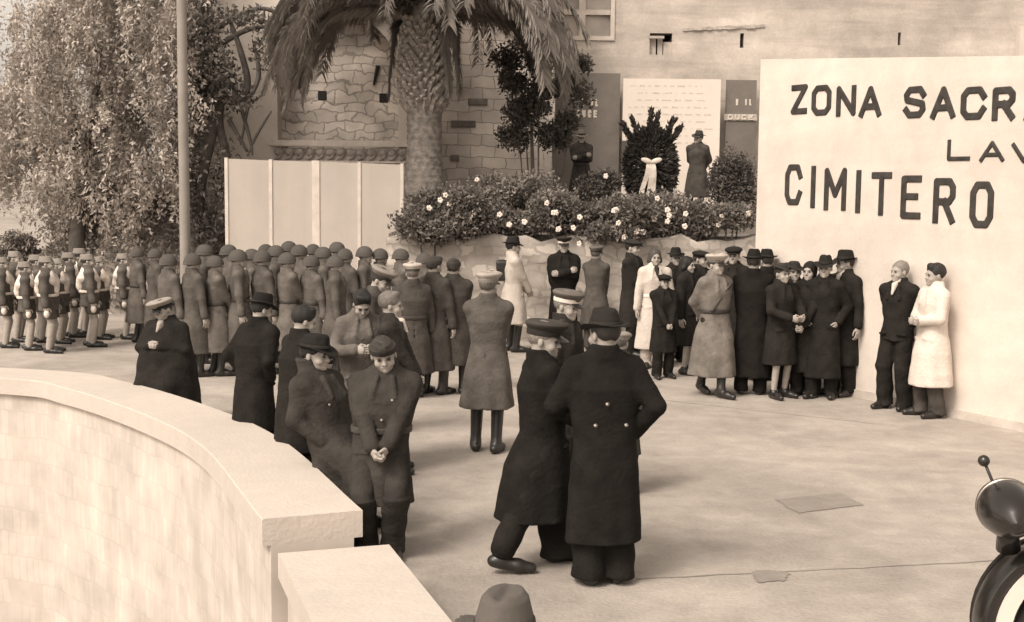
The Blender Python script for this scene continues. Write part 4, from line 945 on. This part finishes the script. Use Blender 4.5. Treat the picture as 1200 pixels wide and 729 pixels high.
def frond_mesh(seed, rise, reach, dropz, curl):
    r2 = np.random.default_rng(seed); n = 60; t = np.linspace(0, 1, n); x = reach * (t - .10 * t ** 4); z = 3 * rise * t * (1 - t) - dropz * t ** 4.5; y = curl * t ** 2
    C_ = np.stack([x, y, z], 1); Tn = np.gradient(C_, axis=0); Tn /= np.linalg.norm(Tn, axis=1, keepdims=True); Vs = []; Fs = []
    for i in range(2, n - 1):
        for sd_ in (-1, 1):
            for rep in range(4):
                side = np.cross(Tn[i], [0, 0, 1.0]); side /= np.linalg.norm(side) + 1e-6; L = .50 * (1 - .45 * t[i]) * min(1, t[i] * 5 + .4) * r2.uniform(.8, 1.15)
                d = side * sd_ * .55 + Tn[i] * .75 + np.array([0, 0, .12 - .3 * rep * .4]) + r2.normal(size=3) * .12; d /= np.linalg.norm(d)
                o = C_[i] + Tn[i] * r2.uniform(0, .05); e1 = o + d * L * .55; d2 = d + np.array([0, 0, -.5]); d2 /= np.linalg.norm(d2); e2 = e1 + d2 * L * .5; wv = np.cross(d, Tn[i]); wv /= np.linalg.norm(wv) + 1e-6; wv = Tn[i] * .015 + wv * .011
                b = len(Vs); Vs += [o - wv * .6, o + wv * .6, e1 + wv, e1 - wv, e2 + wv * .15, e2 - wv * .15]; Fs += [(b, b + 1, b + 2, b + 3), (b + 3, b + 2, b + 4, b + 5)]
    for i in range(n - 1): # midrib as a narrow ridge
        w0, w1 = .022 * (1 - t[i]) + .004, .022 * (1 - t[i + 1]) + .004; b = len(Vs); Vs += [C_[i] + [0, w0, 0], C_[i + 1] + [0, w1, 0], C_[i + 1] + [0, 0, w1], C_[i] + [0, 0, w0], C_[i] - [0, w0, 0], C_[i + 1] - [0, w1, 0]]; Fs += [(b, b + 1, b + 2, b + 3), (b + 3, b + 2, b + 5, b + 4)]
    return np_mesh('frond', np.array(Vs), np.array(Fs))
FRM = leafmat('palm_frond', .27, .4, .8); DRY = leafmat('dry_palm_frond', .2, .35, 1.5)
fm = [frond_mesh(70 + i, r_, rc_, dz_, cu) for i, (r_, rc_, dz_, cu) in enumerate([(.70, 3.1, .8, .2), (.52, 3.15, 1.15, -.3), (.36, 3.05, 1.5, .3), (1.1, 2.8, .4, -.2), (.1, 2.7, 1.6, .2), (1.6, 2.0, .0, .1)])]
dm = frond_mesh(90, .05, .7, 1.9, .1)
ztop = pz(20)
for i in range(100):
    lay = i / 100; side = i % 2
    th = side * math.pi + rp.gauss(0, .5) if lay > .3 else i * 2.39996; k = 5 if lay < .08 else 3 if lay < .3 else 0 if lay < .55 else 1 if lay < .85 else 2
    me = fm[k]
    if not me.materials: me.materials.append(FRM)
    o = bpy.data.objects.new('frond', me); C.objects.link(o); o.parent = palm; o.location = (.12 * math.cos(th), .12 * math.sin(th), ztop + .25 * (1 - lay)); o.rotation_euler = (rp.uniform(-.2, .2), rp.uniform(-.12, .12), th); sc_ = rp.uniform(.88, 1.06); o.scale = (sc_,) * 3
for i in range(4):
    th = (-.5, .2, 2.8, -.9)[i]
    if not dm.materials: dm.materials.append(DRY)
    o = bpy.data.objects.new('dry_frond', dm); C.objects.link(o); o.parent = palm; o.location = (.25 * math.cos(th), .25 * math.sin(th), ztop - .1); o.rotation_euler = (0, 0, th); o.scale = (.75, .75, .75)

# ------------------------------------------------------------------ flagpole
p = gnd(219, 425); q = MB(); q.lathe([(.15, 0), (.15, .12), (.085, .14), (.08, .3), (.062, 9.5), (.055, 10)], 16); o = q.build('flagpole', None, smooth=True, loc=(p.x, p.y, 0)); o.data.materials.append(mat('pole_paint', .27, .6, .15, 2, .1)); tag(o, 'tall slim pale flagpole standing among the helmeted ranks', 'flagpole')
# ------------------------------------------------------------------ wreath on its stand
YW = 26.6; wc = atY(762, 196, YW); wr = empty('wreath', (wc.x, YW, TZ)); tag(wr, 'tall dark leafy wreath with a pale ribbon standing between the sentries', 'wreath')
rw = random.Random(5); PL = []; DL = []
cz = wc.z - TZ
for i in range(5200):
    th = rw.uniform(0, 6.283); r_ = rw.random() ** .5; x, z = r_ * .50 * math.cos(th), r_ * .80 * math.sin(th) - .02; PL.append((x, rw.uniform(-.12, .1) * (1.2 - r_), cz + z)); DL.append((math.cos(th) + rw.gauss(0, .4), rw.gauss(0, .5), math.sin(th) + rw.gauss(0, .4)))
for dx, L, w2 in ((-.62, .42, 1), (-.38, .5, 1), (.0, .62, 1), (.12, .58, 1), (.45, .5, 1), (.7, .36, 1)):
    d = Vector((dx, 0, 1)).normalized(); b = Vector((dx * .55, 0, cz + .5))
    for i in range(200): t = rw.random(); p = b + d * L * t; PL.append((p.x + rw.gauss(0, .035) * (1.2 - t), rw.gauss(0, .03), p.z)); DL.append((d.x + rw.gauss(0, .25), rw.gauss(0, .3), d.z + rw.gauss(0, .2)))
V, F = leaves(np.array(PL), .13, .38, np.array(DL), 8); link('laurel_leaves', np_mesh('laurel_leaves', V, F), leafmat('wreath_leaf', .07, .4, 5), wr)
q = MB()
for x in (-.3, .3): q.tube([(x, -.02, 0), (x * .4, .03, cz + .3)], .02, 6)
q.tube([(0, .6, 0), (0, .06, cz + .3)], .02, 6); q.build('stand', BARK, wr)
q = MB()
for x0_, x1_, z1_, s_ in ((-.05, -.26, cz - 1.0, .05), (.0, -.02, cz - 1.25, .06), (.02, .1, cz - 1.05, .05)):
    prev = None
    for i in range(9):
        t = i / 8; x = x0_ + (x1_ - x0_) * t + .02 * math.sin(i); z = cz + .12 + (z1_ - cz - .12) * t; y = -.2 - .03 * math.sin(i * 1.3); row = [q.bm.verts.new((x - s_, y, z)), q.bm.verts.new((x + s_, y - .01, z)), q.bm.verts.new((x + s_, y + .003, z)), q.bm.verts.new((x - s_, y + .01, z))]
        if prev:
            for a_ in range(4): q.bm.faces.new((prev[a_], prev[(a_ + 1) % 4], row[(a_ + 1) % 4], row[a_]))
        prev = row
for sx in (-1, 1): bmesh.ops.create_uvsphere(q.bm, u_segments=12, v_segments=8, radius=.1, matrix=Matrix.Translation((sx * .1, -.22, cz + .13)) @ Matrix.Rotation(sx * -.3, 4, 'Y') @ Matrix.Diagonal((1.2, .35, .55, 1)))
q.build('ribbon', WHITE, wr)
# ------------------------------------------------------------------ motor car, front wing in the lower right corner
BLK = mat('black_car_paint', .02, .22, .1, 3, .0, spec=.6); WBAND = mat('white_wing_paint', .74, .4, .05, 5, 0, spec=.5); CHR = mat('dull_chrome', .45, .25, .1, 5, 0, metal=1); RUBR = mat('tyre_rubber', .03, .85, .1, 9, .2)
YC = 6.1; kc = YC / FPX; cc = atY(1262, 741, YC); car = empty('motor_car', (cc.x, YC, 0)); tag(car, 'black motor car whose white-edged front wing and headlamp enter the lower right corner', 'car')
RO, ZC = .46, cc.z; 
q = MB(); N = 40; rows = []
sect = [(-.012, -.022), (.0, -.015), (.008, .01), (.012, .06), (.01, .12), (-.01, .19), (-.05, .24)]   # (radius change, depth)
for i in range(N + 1):
    t = R(-25) + (R(205)) * i / N; r0 = RO * (1 if t < R(90) else 1)
    rows.append([q.bm.verts.new((-(RO + dr) * math.cos(t) * (1 if math.cos(t) > 0 else 1.15), dy, ZC + (RO * .98 + dr) * math.sin(t) * 1.0)) for dr, dy in sect])
for a, b in zip(rows, rows[1:]):
    for k in range(len(sect) - 1): q.bm.faces.new((a[k], b[k], b[k + 1], a[k + 1]))
o = q.build('front_wing', BLK, car, smooth=True); md = o.modifiers.new('s', 'SOLIDIFY'); md.thickness = .012
q = MB(); ro = []
for i in range(N + 1):
    t = R(-25) + R(205) * i / N; f = (1 if math.cos(t) > 0 else 1.15); ro.append([q.bm.verts.new((-(RO + dr) * math.cos(t) * f, dy, ZC + (RO * .98 + dr) * math.sin(t))) for dr, dy in ((-.045, -.036), (-.125, -.034), (-.125, -.02), (-.045, -.024))])
for a, b in zip(ro, ro[1:]):
    for k in range(4): q.bm.faces.new((a[k], b[k], b[(k + 1) % 4], a[(k + 1) % 4]))
q.build('white_edge', WBAND, car, smooth=False)
q = MB(); ro = []
for i in range(N + 1):
    t = R(-25) + R(205) * i / N; f = (1 if math.cos(t) > 0 else 1.15); ro.append([q.bm.verts.new((-(RO + dr) * math.cos(t) * f, dy, ZC + (RO * .98 + dr) * math.sin(t))) for dr, dy in ((.0, -.02), (-.14, -.017), (-.14, .0), (.0, .0))])
for a, b in zip(ro, ro[1:]):
    for k in range(4): q.bm.faces.new((a[k], b[k], b[(k + 1) % 4], a[(k + 1) % 4]))
q.build('wing_flange', BLK, car)
MX = Matrix.Translation((0, .08, .36)) @ Matrix.Rotation(R(90), 4, 'X')
q = MB(); q.lathe([(.22, -.07), (.30, -.085), (.35, -.06), (.36, 0), (.35, .06), (.30, .085), (.22, .07)], 40, MX); wh = q.build('wheel', RUBR, car, smooth=True)
q = MB(); q.lathe([(.0, -.0), (.215, -.02), (.22, .05), (.12, .06), (.06, .09), (.0, .1)], 32, MX); q.build('rim', CHR, wh, smooth=True)
lp = atY(1187, 601, YC - .06) - car.location
MH = Matrix.Translation((lp.x, .0, lp.z)) @ Matrix.Rotation(R(-12), 4, 'Z') @ Matrix.Rotation(R(-90), 4, 'X')
q = MB(); q.lathe([(.0, -.26), (.05, -.235), (.095, -.17), (.125, -.08), (.137, .0), (.139, .05), (.135, .062)], 36, MH); q.tube([(lp.x + .02, .05, lp.z - .08), (lp.x + .05, .10, lp.z - .22)], [.045, .06], 14); hl = q.build('headlamp', BLK, car, smooth=True)
q = MB(); q.lathe([(.134, .0621), (.125, .085), (.08, .105), (.0, .112)], 36, MH); q.build('lens', mat('lamp_glass', .3, .08, .1, 5, 0, spec=.8), hl, smooth=True)
q = MB(); q.lathe([(.139, .045), (.144, .05), (.144, .07), (.136, .075)], 36, MH); q.build('bezel', CHR, hl, smooth=True)
b0 = atY(1168, 576, YC + .1) - car.location; b1 = atY(1153, 540, YC + .1) - car.location
q = MB(); q.tube([(b0.x + .05, .12, lp.z - .2), b0, b1], .008, 8); bmesh.ops.create_uvsphere(q.bm, u_segments=18, v_segments=12, radius=.029, matrix=Matrix.Translation(b1)); q.build('marker_rod', BLK, car, smooth=True)
hd = SDF(.03); 
hd.rc((1.19, 1.0, .85), (2.44, 1.0, .95), .36, .42, k=.1); hd.rc((1.19, 1.0, .55), (3.04, 1.0, .55), .33, .45, k=.1); hd.ell((3.34, 1.0, 1.0), (1.1, .72, .65), .2); hd.ell((4.04, 1.0, .7), (1.5, .78, .45), .15)
link('car_body', hd.mesh('car_body'), BLK, car, smooth=True)
q = MB(); q.lathe([(.0, -.03), (RO * .97, -.03), (RO * .97, .0), (.0, .0)], 40, Matrix.Translation((0, .2, ZC)) @ Matrix.Rotation(R(90), 4, 'X')); q.build('wheel_well_shade', mat('wheel_well_shade_black', .02, .9, .1, 5, 0), car)  # black disc added behind the wheel to paint the well's shade
q = MB(); q.box((.80, .75, .45), (.85, 1.25, 1.1), bev=.02); q.build('radiator_grille', CHR, car)
# ------------------------------------------------------------------ end of setting
# ------------------------------------------------------------------ the people
# sentries on the terrace
person('sentry with folded arms and pale plumed hat in front of the left dark board', 681, 144, yf=None, at=(atY(681, 200, 28.6).x, 28.6, TZ), H=1.86, head=180, coat='great', cv=.05, hat='fedora', hv=.16, arms='fold', belt=.04, legs='boots')
person('sentry in a brimmed hat and long greatcoat standing right of the wreath', 817, 145, at=(atY(817, 200, 28.2).x, 28.2, TZ), H=1.86, head=205, coat='great', cv=.075, hat='fedora', hv=.06, arms='behind', belt=None, legs='boots', yaw=15, roll=-6)
# the nearest pair
person('stocky man in a long black overcoat seen from behind, elbow out', 706, 362, yf=683, head=-8, coat='over', cv=.015, tv=.018, stout=1.06, hat='fedora', hv=.02, band=.03, armR=((.17, .02, .95), (.7, -.9, .1), 'grip'), armL=((.12, .20, 1.0), (.6, -.2, -.4), 'grip'),
       width=1.1, hem=.27, pants_w=1.45, feet=((-.085, .0), (.095, .02)), yaw=-25, hairv=.03, buttons=((-.09, -.17, 1.04), (.09, -.17, 1.04), (-.02, -.172, 1.17)), lean=(-.02, .03), fold=.03)
person('grey-haired officer in a black coat and peaked cap striding with one foot behind', 634, 374, yf=664, head=75, coat='over', cv=.015, tv=.018, stout=1.05, hat='peaked', hv=.05, hairv=.2, armR=((.12, .28, 1.12), (.8, -.3, -.8), 'grip'), armL=((.1, .26, 1.08), (.8, -.3, -.8), 'grip'),
       width=1.1, hem=.34, pants_w=1.4, feet=((-.08, .14), (.10, -.30, .10)), yaw=28, pitch=6, lean=(0, -.02), fold=.04)
# leaning on the parapet
person('young man in dark overcoat and hat sitting on the parapet, facing right', 392, 392, H=1.50, head=118, coat='over', cv=.05, hat='fedora', hv=.015, arms='pocket', drop=.22, stout=1.14, feet=((-.12, .12), (.12, .16)), yaw=-6, pitch=4, lean=(.14, -.22), hairv=.02, width=1.12, collar='up', hem=.34, roll=-3, buttons=((.12, .14, 1.22),))
person('soldier in a forage cap and belted dark greatcoat leaning back with clasped hands', 446, 396, H=1.56, head=176, coat='over', cv=.048, hat='bustina', hv=.045, arms='front', stout=1.12, drop=.09, feet=((-.08, .12), (.09, .04)), yaw=-4, pitch=16, lean=(-.06, -.10), belt=.03, width=1.15, hem=.46, legs='trousers', tv=.04, roll=8, buttons=((-.06, .16, 1.26), (.0, .175, 1.12)))
cape_man = person('man with a black cape over his shoulders and a pale cloth cap beside the parapet', 194, 350, H=1.40, head=200, stout=1.2, coat='cape', cv=.022, hat='peaked', hv=.3, band=.02, arms=((.05, .20, 1.16), (.7, -.1, -.9), 'grip'), drop=.14, feet=((-.1, .08), (.1, .05)), yaw=8, pitch=14, lean=(.04, -.08), roll=10, hairv=.05, shirt=.35, width=1.1)
s = SDF(.011); s.rc((.01, .07, 1.25), (-.01, .10, 1.10), .04, .04, k=.02); s.rc((-.01, .10, 1.10), (-.02, .15, .82), .04, .03, k=.02); link('scarf', s.mesh('scarf'), cloth(.14), cape_man, smooth=True)
person('man in black overcoat and felt hat with back turned, next to the caped man', 296, 343, H=1.66, head=35, coat='over', cv=.019, hat='fedora', hv=.014, arms='pocket', yaw=20, pitch=10, lean=(.12, .05), width=1.15, hairv=.02)
person('bareheaded dark-haired man in black behind the sitting young man', 346, 360, H=1.62, head=50, coat='over', cv=.022, hat=None, hair='full', hairv=.015, arms='front', yaw=15, pitch=12, lean=(.05, .08), shirt=.5, width=1.08)
# the middle group, backs and profiles
person('bareheaded man in a light grey coat looking down at his hands', 423, 338, yf=548, head=165, coat='over', cv=.13, hat=None, hair='full', hairv=.015, arms='read', pitch=32, width=1.12, lean=(0, .05))
person('fair-haired man in profile with a dark coat and white collar', 458, 343, yf=552, head=95, coat='over', cv=.04, hat=None, hair='full', hairv=.14, arms='front', shirt=.6, yaw=-8)
person('officer in a pale peaked cap bending his head behind the bareheaded man', 436, 311, yf=507, head=110, coat='great', cv=.075, hat='peaked', hv=.24, band=.05, arms='hold', pitch=22, lean=(0, .1), belt=.04)
person('officer with a round white cap and dark belt seen from behind', 483, 308, yf=466, head=-15, coat='great', cv=.07, hat='peaked', hv=.42, band=.06, hairv=.15, arms='down', belt=.03, hem=.30, width=1.1, yaw=10, legs='boots')
person('soldier in a long dark greatcoat just right of the round white cap', 508, 300, yf=462, head=35, coat='great', cv=.06, hat='bustina', hv=.06, arms='down', legs='boots', hem=.3)
person('soldier in a full grey greatcoat and small cap with his back to us', 531, 303, yf=461, head=8, coat='great', cv=.055, hat='bustina', hv=.05, arms='front', legs='boots', hem=.36, width=1.12, feet=((-.12, 0), (.12, .02)))
person('lone officer in pale cap, grey greatcoat and high boots, back to us', 571, 318, yf=528, head=8, coat='great', cv=.10, hat='peaked', hv=.33, band=.2, hairv=.12, arms='front', legs='boots', hem=.42, tv=.03, yaw=12, feet=((-.11, -.02), (.10, -.1)))
person('man in a white coat and dark hat with a black bag on his back', 600, 277, yf=412, head=75, coat='great', cv=.48, hat='fedora', hv=.02, arms='front', legs='boots', hem=.42, hairv=.02, strap=False, fold=.03)
person('naval officer in a black double-breasted coat and peaked cap with folded arms', 659, 277, yf=408, head=178, coat='over', cv=.017, hat='naval', hv=.03, band='white', arms='fold', width=1.3, hem=.3, fold=.06)
person('officer in a grey coat and cap turned away beside the naval officer', 697, 288, yf=410, head=30, coat='great', cv=.085, hat='peaked', hv=.12, band=.03, arms='front', hairv=.1)
person('officer with a white-banded cap half hidden behind the striding officer', 662, 339, H=1.76, head=120, coat='over', cv=.03, hat='peaked', hv=.13, band='white', arms='down', hairv=.2, pitch=8)
person('short person in a pale cap mostly hidden behind the stocky black-coated man', 727, 388, H=1.42, head=20, coat='over', cv=.05, hat='flat', hv=.26, arms='down', hairv=.1)
# the group in front of the terrace wall and the white wall
person('dark-haired man in a black coat standing with a bag before the rubble wall', 739, 281, yf=417, head=120, coat='over', cv=.028, hat='flat', hv=.03, arms='front', hairv=.02)
person('woman in a long white coat with short dark hair', 765, 292, yf=430, head=172, coat='great', cv=.55, hat=None, hair='woman', hairv=.06, arms='down', belt=.5, hem=.26, fold=.03, shirt=.04, woman=True)
person('man in a black hat behind the woman in white', 789, 290, yf=424, head=170, coat='over', cv=.022, hat='fedora', hv=.015, arms='down')
person('child in black with a dark beret in front of the white coat', 776, 322, yf=443, head=165, coat='over', cv=.02, hat='flat', hv=.012, arms='front', hairv=.02, tv=.02)
person('black-haired woman in a dark coat behind the child, face in profile', 803, 301, yf=438, head=125, coat='over', cv=.024, hat=None, hair='woman', hairv=.012, arms='down', legs='skirt', woman=True)
person('person in a small dark hat behind the tan-coated officer', 818, 294, yf=436, head=130, coat='over', cv=.026, hat='flat', hv=.02, arms='down')
person('officer in a tan belted greatcoat with a white cap striding right', 835, 297, yf=464, head=150, coat='great', cv=.17, hat='peaked', hv=.42, band=.15, hairv=.04, arms='behind', belt=.05, strap=True, legs='boots', tv=.03, hem=.24, width=1.08, feet=((.02, .18), (-.02, -.26)), fold=.05, yaw=-10)
person('person in a tiny black hat looking over the tan-coated officer', 856, 289, yf=440, head=200, coat='over', cv=.022, hat='flat', hv=.015, arms='down')
person('tall man in black with his back to us right of the tan-coated officer', 879, 292, yf=462, head=15, coat='over', cv=.016, hat='fedora', hv=.012, arms='front', hem=.2, width=1.15)
person('man in black with a round hat close behind the tall black back', 894, 292, yf=446, head=-20, coat='over', cv=.018, hat='fedora', hv=.012, arms='down', hem=.25)
person('woman with bare legs and a dark coat turned towards the black-coated men', 912, 308, yf=466, head=150, coat='over', cv=.024, hat='ladyhat', hv=.04, arms='hold', legs='skirt', woman=True, hem=.46, tv=.03)
person('young woman with pale face and brimmed dark hat in the middle of the dark group', 927, 306, yf=461, head=185, coat='over', cv=.022, hat='ladyhat', hv=.03, arms='front', hem=.34, woman=True, shirt=.2)
person('person in a broad pale hat at the back of the dark group', 924, 288, yf=446, head=190, coat='over', cv=.03, hat='ladyhat', hv=.36, arms='down')
person('person in a low pale hat behind the bearded man', 942, 291, yf=448, head=200, coat='over', cv=.03, hat='ladyhat', hv=.32, arms='down')
person('man in black coat and brimmed hat, second from right in the dark group', 962, 299, yf=466, head=205, coat='over', cv=.02, hat='fedora', hv=.02, arms='pocket', hem=.24)
person('woman in black between the brimmed-hat man and the young woman', 944, 306, yf=464, head=215, coat='over', cv=.02, hat='scarf', hv=.02, arms='front', hem=.3, woman=True)
person('man in a black felt hat at the right end of the dark group, looking left', 985, 293, yf=463, head=235, coat='over', cv=.022, hat='fedora', hv=.015, arms='down', yaw=25, shirt=.5, hem=.36, width=1.05)
person('bareheaded grey-haired man in a dark suit by the white wall', 1048, 306, yf=479, head=225, coat='jacket', cv=.022, tv=.02, hat=None, hair='short', hairv=.2, arms='behind', shirt=.55, pants_w=1.2, yaw=20, width=1.05)
person('young bareheaded man in a white coat standing nearest the white wall', 1089, 310, yf=488, head=255, coat='great', cv=.62, tv=.07, hat=None, hair='full', hairv=.02, arms=((.02, .22, 1.08), (.8, -.3, -.6), 'grip'), hem=.34, fold=.03, yaw=8)
# black bag on the white-coated man's back, bag at the child's feet
q = MB(); p = gnd(590, 412); q.box((-.10, -.09, 0), (.10, .09, .34), bev=.045); q.box((-.11, -.095, .16), (.11, .095, .33), bev=.04); tag(q.build('satchel', LEATHER, loc=(p.x - .02, p.y, 1.13), smooth=False), 'black satchel carried on the back of the white-coated man', 'bag')
# the man at the bottom edge
person('man in a grey felt hat whose crown just rises over the bottom edge', 592, 694, H=1.60, head=5, coat='over', cv=.08, hat='fedora', hv=.11, band=.05, arms='down', yaw=10)
# ranks of helmeted soldiers
G = 'helmeted soldiers drawn up in ranks left of centre'
ordn = ['first', 'second', 'third', 'fourth', 'fifth', 'sixth', 'seventh', 'eighth', 'ninth', 'tenth']
pr1 = person('a1', 254, 297, yf=440, head=72, coat='great', cv=.12, hat='helmet', hairv=.06, arms='down', legs='boots', hem=.36, belt=.05, group=G)
pr2 = person('a2', 228, 294, yf=440, head=60, coat='great', cv=.10, hat='helmet', hairv=.06, arms='down', legs='boots', hem=.32, group=G, width=1.05, yaw=-8)
pr3 = person('a3', 281, 299, yf=440, head=78, coat='great', cv=.14, hat='helmet', hairv=.06, arms='front', legs='boots', hem=.34, group=G, belt=.05, yaw=12)
def place(proto, px, yf, h, used, label, hd, sc=None):
    o = proto if not used else copy_tree(proto); b = gnd(px, yf); o.location = b; s0 = h / 1.749; o.scale = (s0,) * 3; o.rotation_euler[2] = -R(hd); o['label'] = label; return o
rs = random.Random(4); used = set()
rank1 = [(200, 440), (228, 441), (254, 440), (281, 439), (309, 438), (338, 439), (366, 439), (394, 441)]
rank2 = [(242, 425), (270, 424), (297, 425), (325, 424), (352, 425), (380, 425), (405, 427)]
rank3 = [(313, 412), (340, 411), (368, 412), (396, 412), (428, 425), (446, 424), (470, 426), (497, 430)]
far = [(163, 402), (184, 404)]
where3 = ['rear-rank soldier before the seam of the first and second panels', 'rear-rank soldier before the second panel', 'rear-rank soldier before the wide middle post of the hoarding', 'rear-rank soldier before the third panel', 'soldier before the last panels, behind the pale-capped officer',
          'soldier before the last panel, half behind the fair-haired man', 'soldier at the right end of the hoarding beside the round white cap', 'soldier before the rubble wall, right of the hoarding']
for i, (x, y) in enumerate(rank1):
    k = i % 3; pr = (pr1, pr2, pr3)[k]; u = k in used; used.add(k)
    place(pr, x, y, rs.uniform(1.68, 1.78), u, 'helmeted soldier in grey greatcoat, %s from the left in the front rank' % ordn[i], rs.uniform(45, 90))
for i, (x, y) in enumerate(rank2): place((pr2, pr3, pr1)[i % 3], x, y, rs.uniform(1.68, 1.8), True, 'helmeted soldier in grey greatcoat, %s from the left in the second rank' % ordn[i], rs.uniform(35, 105))
for i, (x, y) in enumerate(rank3): place((pr3, pr1, pr2)[i % 3], x, y, rs.uniform(1.68, 1.78), True, 'helmeted ' + where3[i], rs.uniform(35, 105))
for i, (x, y) in enumerate(far): place((pr1, pr2)[i], x, y, 1.6, True, ['helmeted soldier alone left of the flagpole, just right of the boys', 'helmeted soldier between the lone soldier and the flagpole, above the caped man'][i], 60)
# the boys in white scarves
GB = 'uniformed boys in white neck scarves at the far left'
def boy(cv, head, **k):
    r_ = person('b', 57, 306, yf=412, head=head, coat='tunic', cv=cv, tv=.09, legs='bare', hat='fez', hv=.26, hairv=.05, arms='down', belt=.5, group=GB, hem=.74, drop=.0, width=1.05, **k)
    s = SDF(.012); s.loft([(.98, 0, -.01, .02, .172), (1.14, 0, -.01, .12, .176), (1.28, 0, -.01, .215, .17), (1.36, 0, -.01, .235, .135), (1.43, 0, -.01, .14, .105), (1.47, 0, -.015, .08, .085)], k=.01)
    s.post = lambda X, Y, Z: .006 * np.sin(30 * X + 20 * Z); link('neck_scarf', s.mesh('neck_scarf'), WHITE2, r_, smooth=True)
    for q in (-1, 1):
        m = MB(); bmesh.ops.create_uvsphere(m.bm, u_segments=10, v_segments=8, radius=1, matrix=Matrix.Translation((q * .27, .055, .72)) @ Matrix.Diagonal((.03, .042, .07, 1))); m.build('glove', WHITE, r_, smooth=True)
    return r_
WHITE2 = mat('scarf_cotton', .64, .9, .2, 9, .2, 60)
bo1 = boy(.10, 75); bo2 = boy(.12, 95, yaw=10)
bl = ['boy in white scarf at the very left edge of the picture', 'boy in white scarf behind the leftmost one', 'boy in white scarf and belt, second in the front line of boys', 'boy in white scarf partly hidden behind the second front boy', 'boy in white scarf standing nearest us, third in the front line',
      'boy in white scarf just behind the nearest boy', 'boy with dark cap in front of the dark tree stem', 'boy in white scarf fourth in the front line, after the gap', 'dark-tunic boy right behind the fourth front boy', 'boy standing apart at the right end of the line of boys', 'boy at the back of the line between the nearest boy and the dark stem']
for i, (x, y) in enumerate([(6, 407), (21, 400), (33, 410), (46, 401), (58, 413), (71, 402), (84, 395), (106, 406), (118, 397), (147, 397), (97, 391)]):
    pr = (bo1, bo2)[i % 2]; o = pr if i < 2 else copy_tree(pr); b = gnd(x, y); o.location = b; s0 = (1.46 + .06 * math.sin(i * 2.1)) / 1.737; o.scale = (s0 * 1.2, s0 * 1.2, s0); o.rotation_euler[2] = -R(80 + 14 * math.sin(i * 1.7)); o['label'] = bl[i]
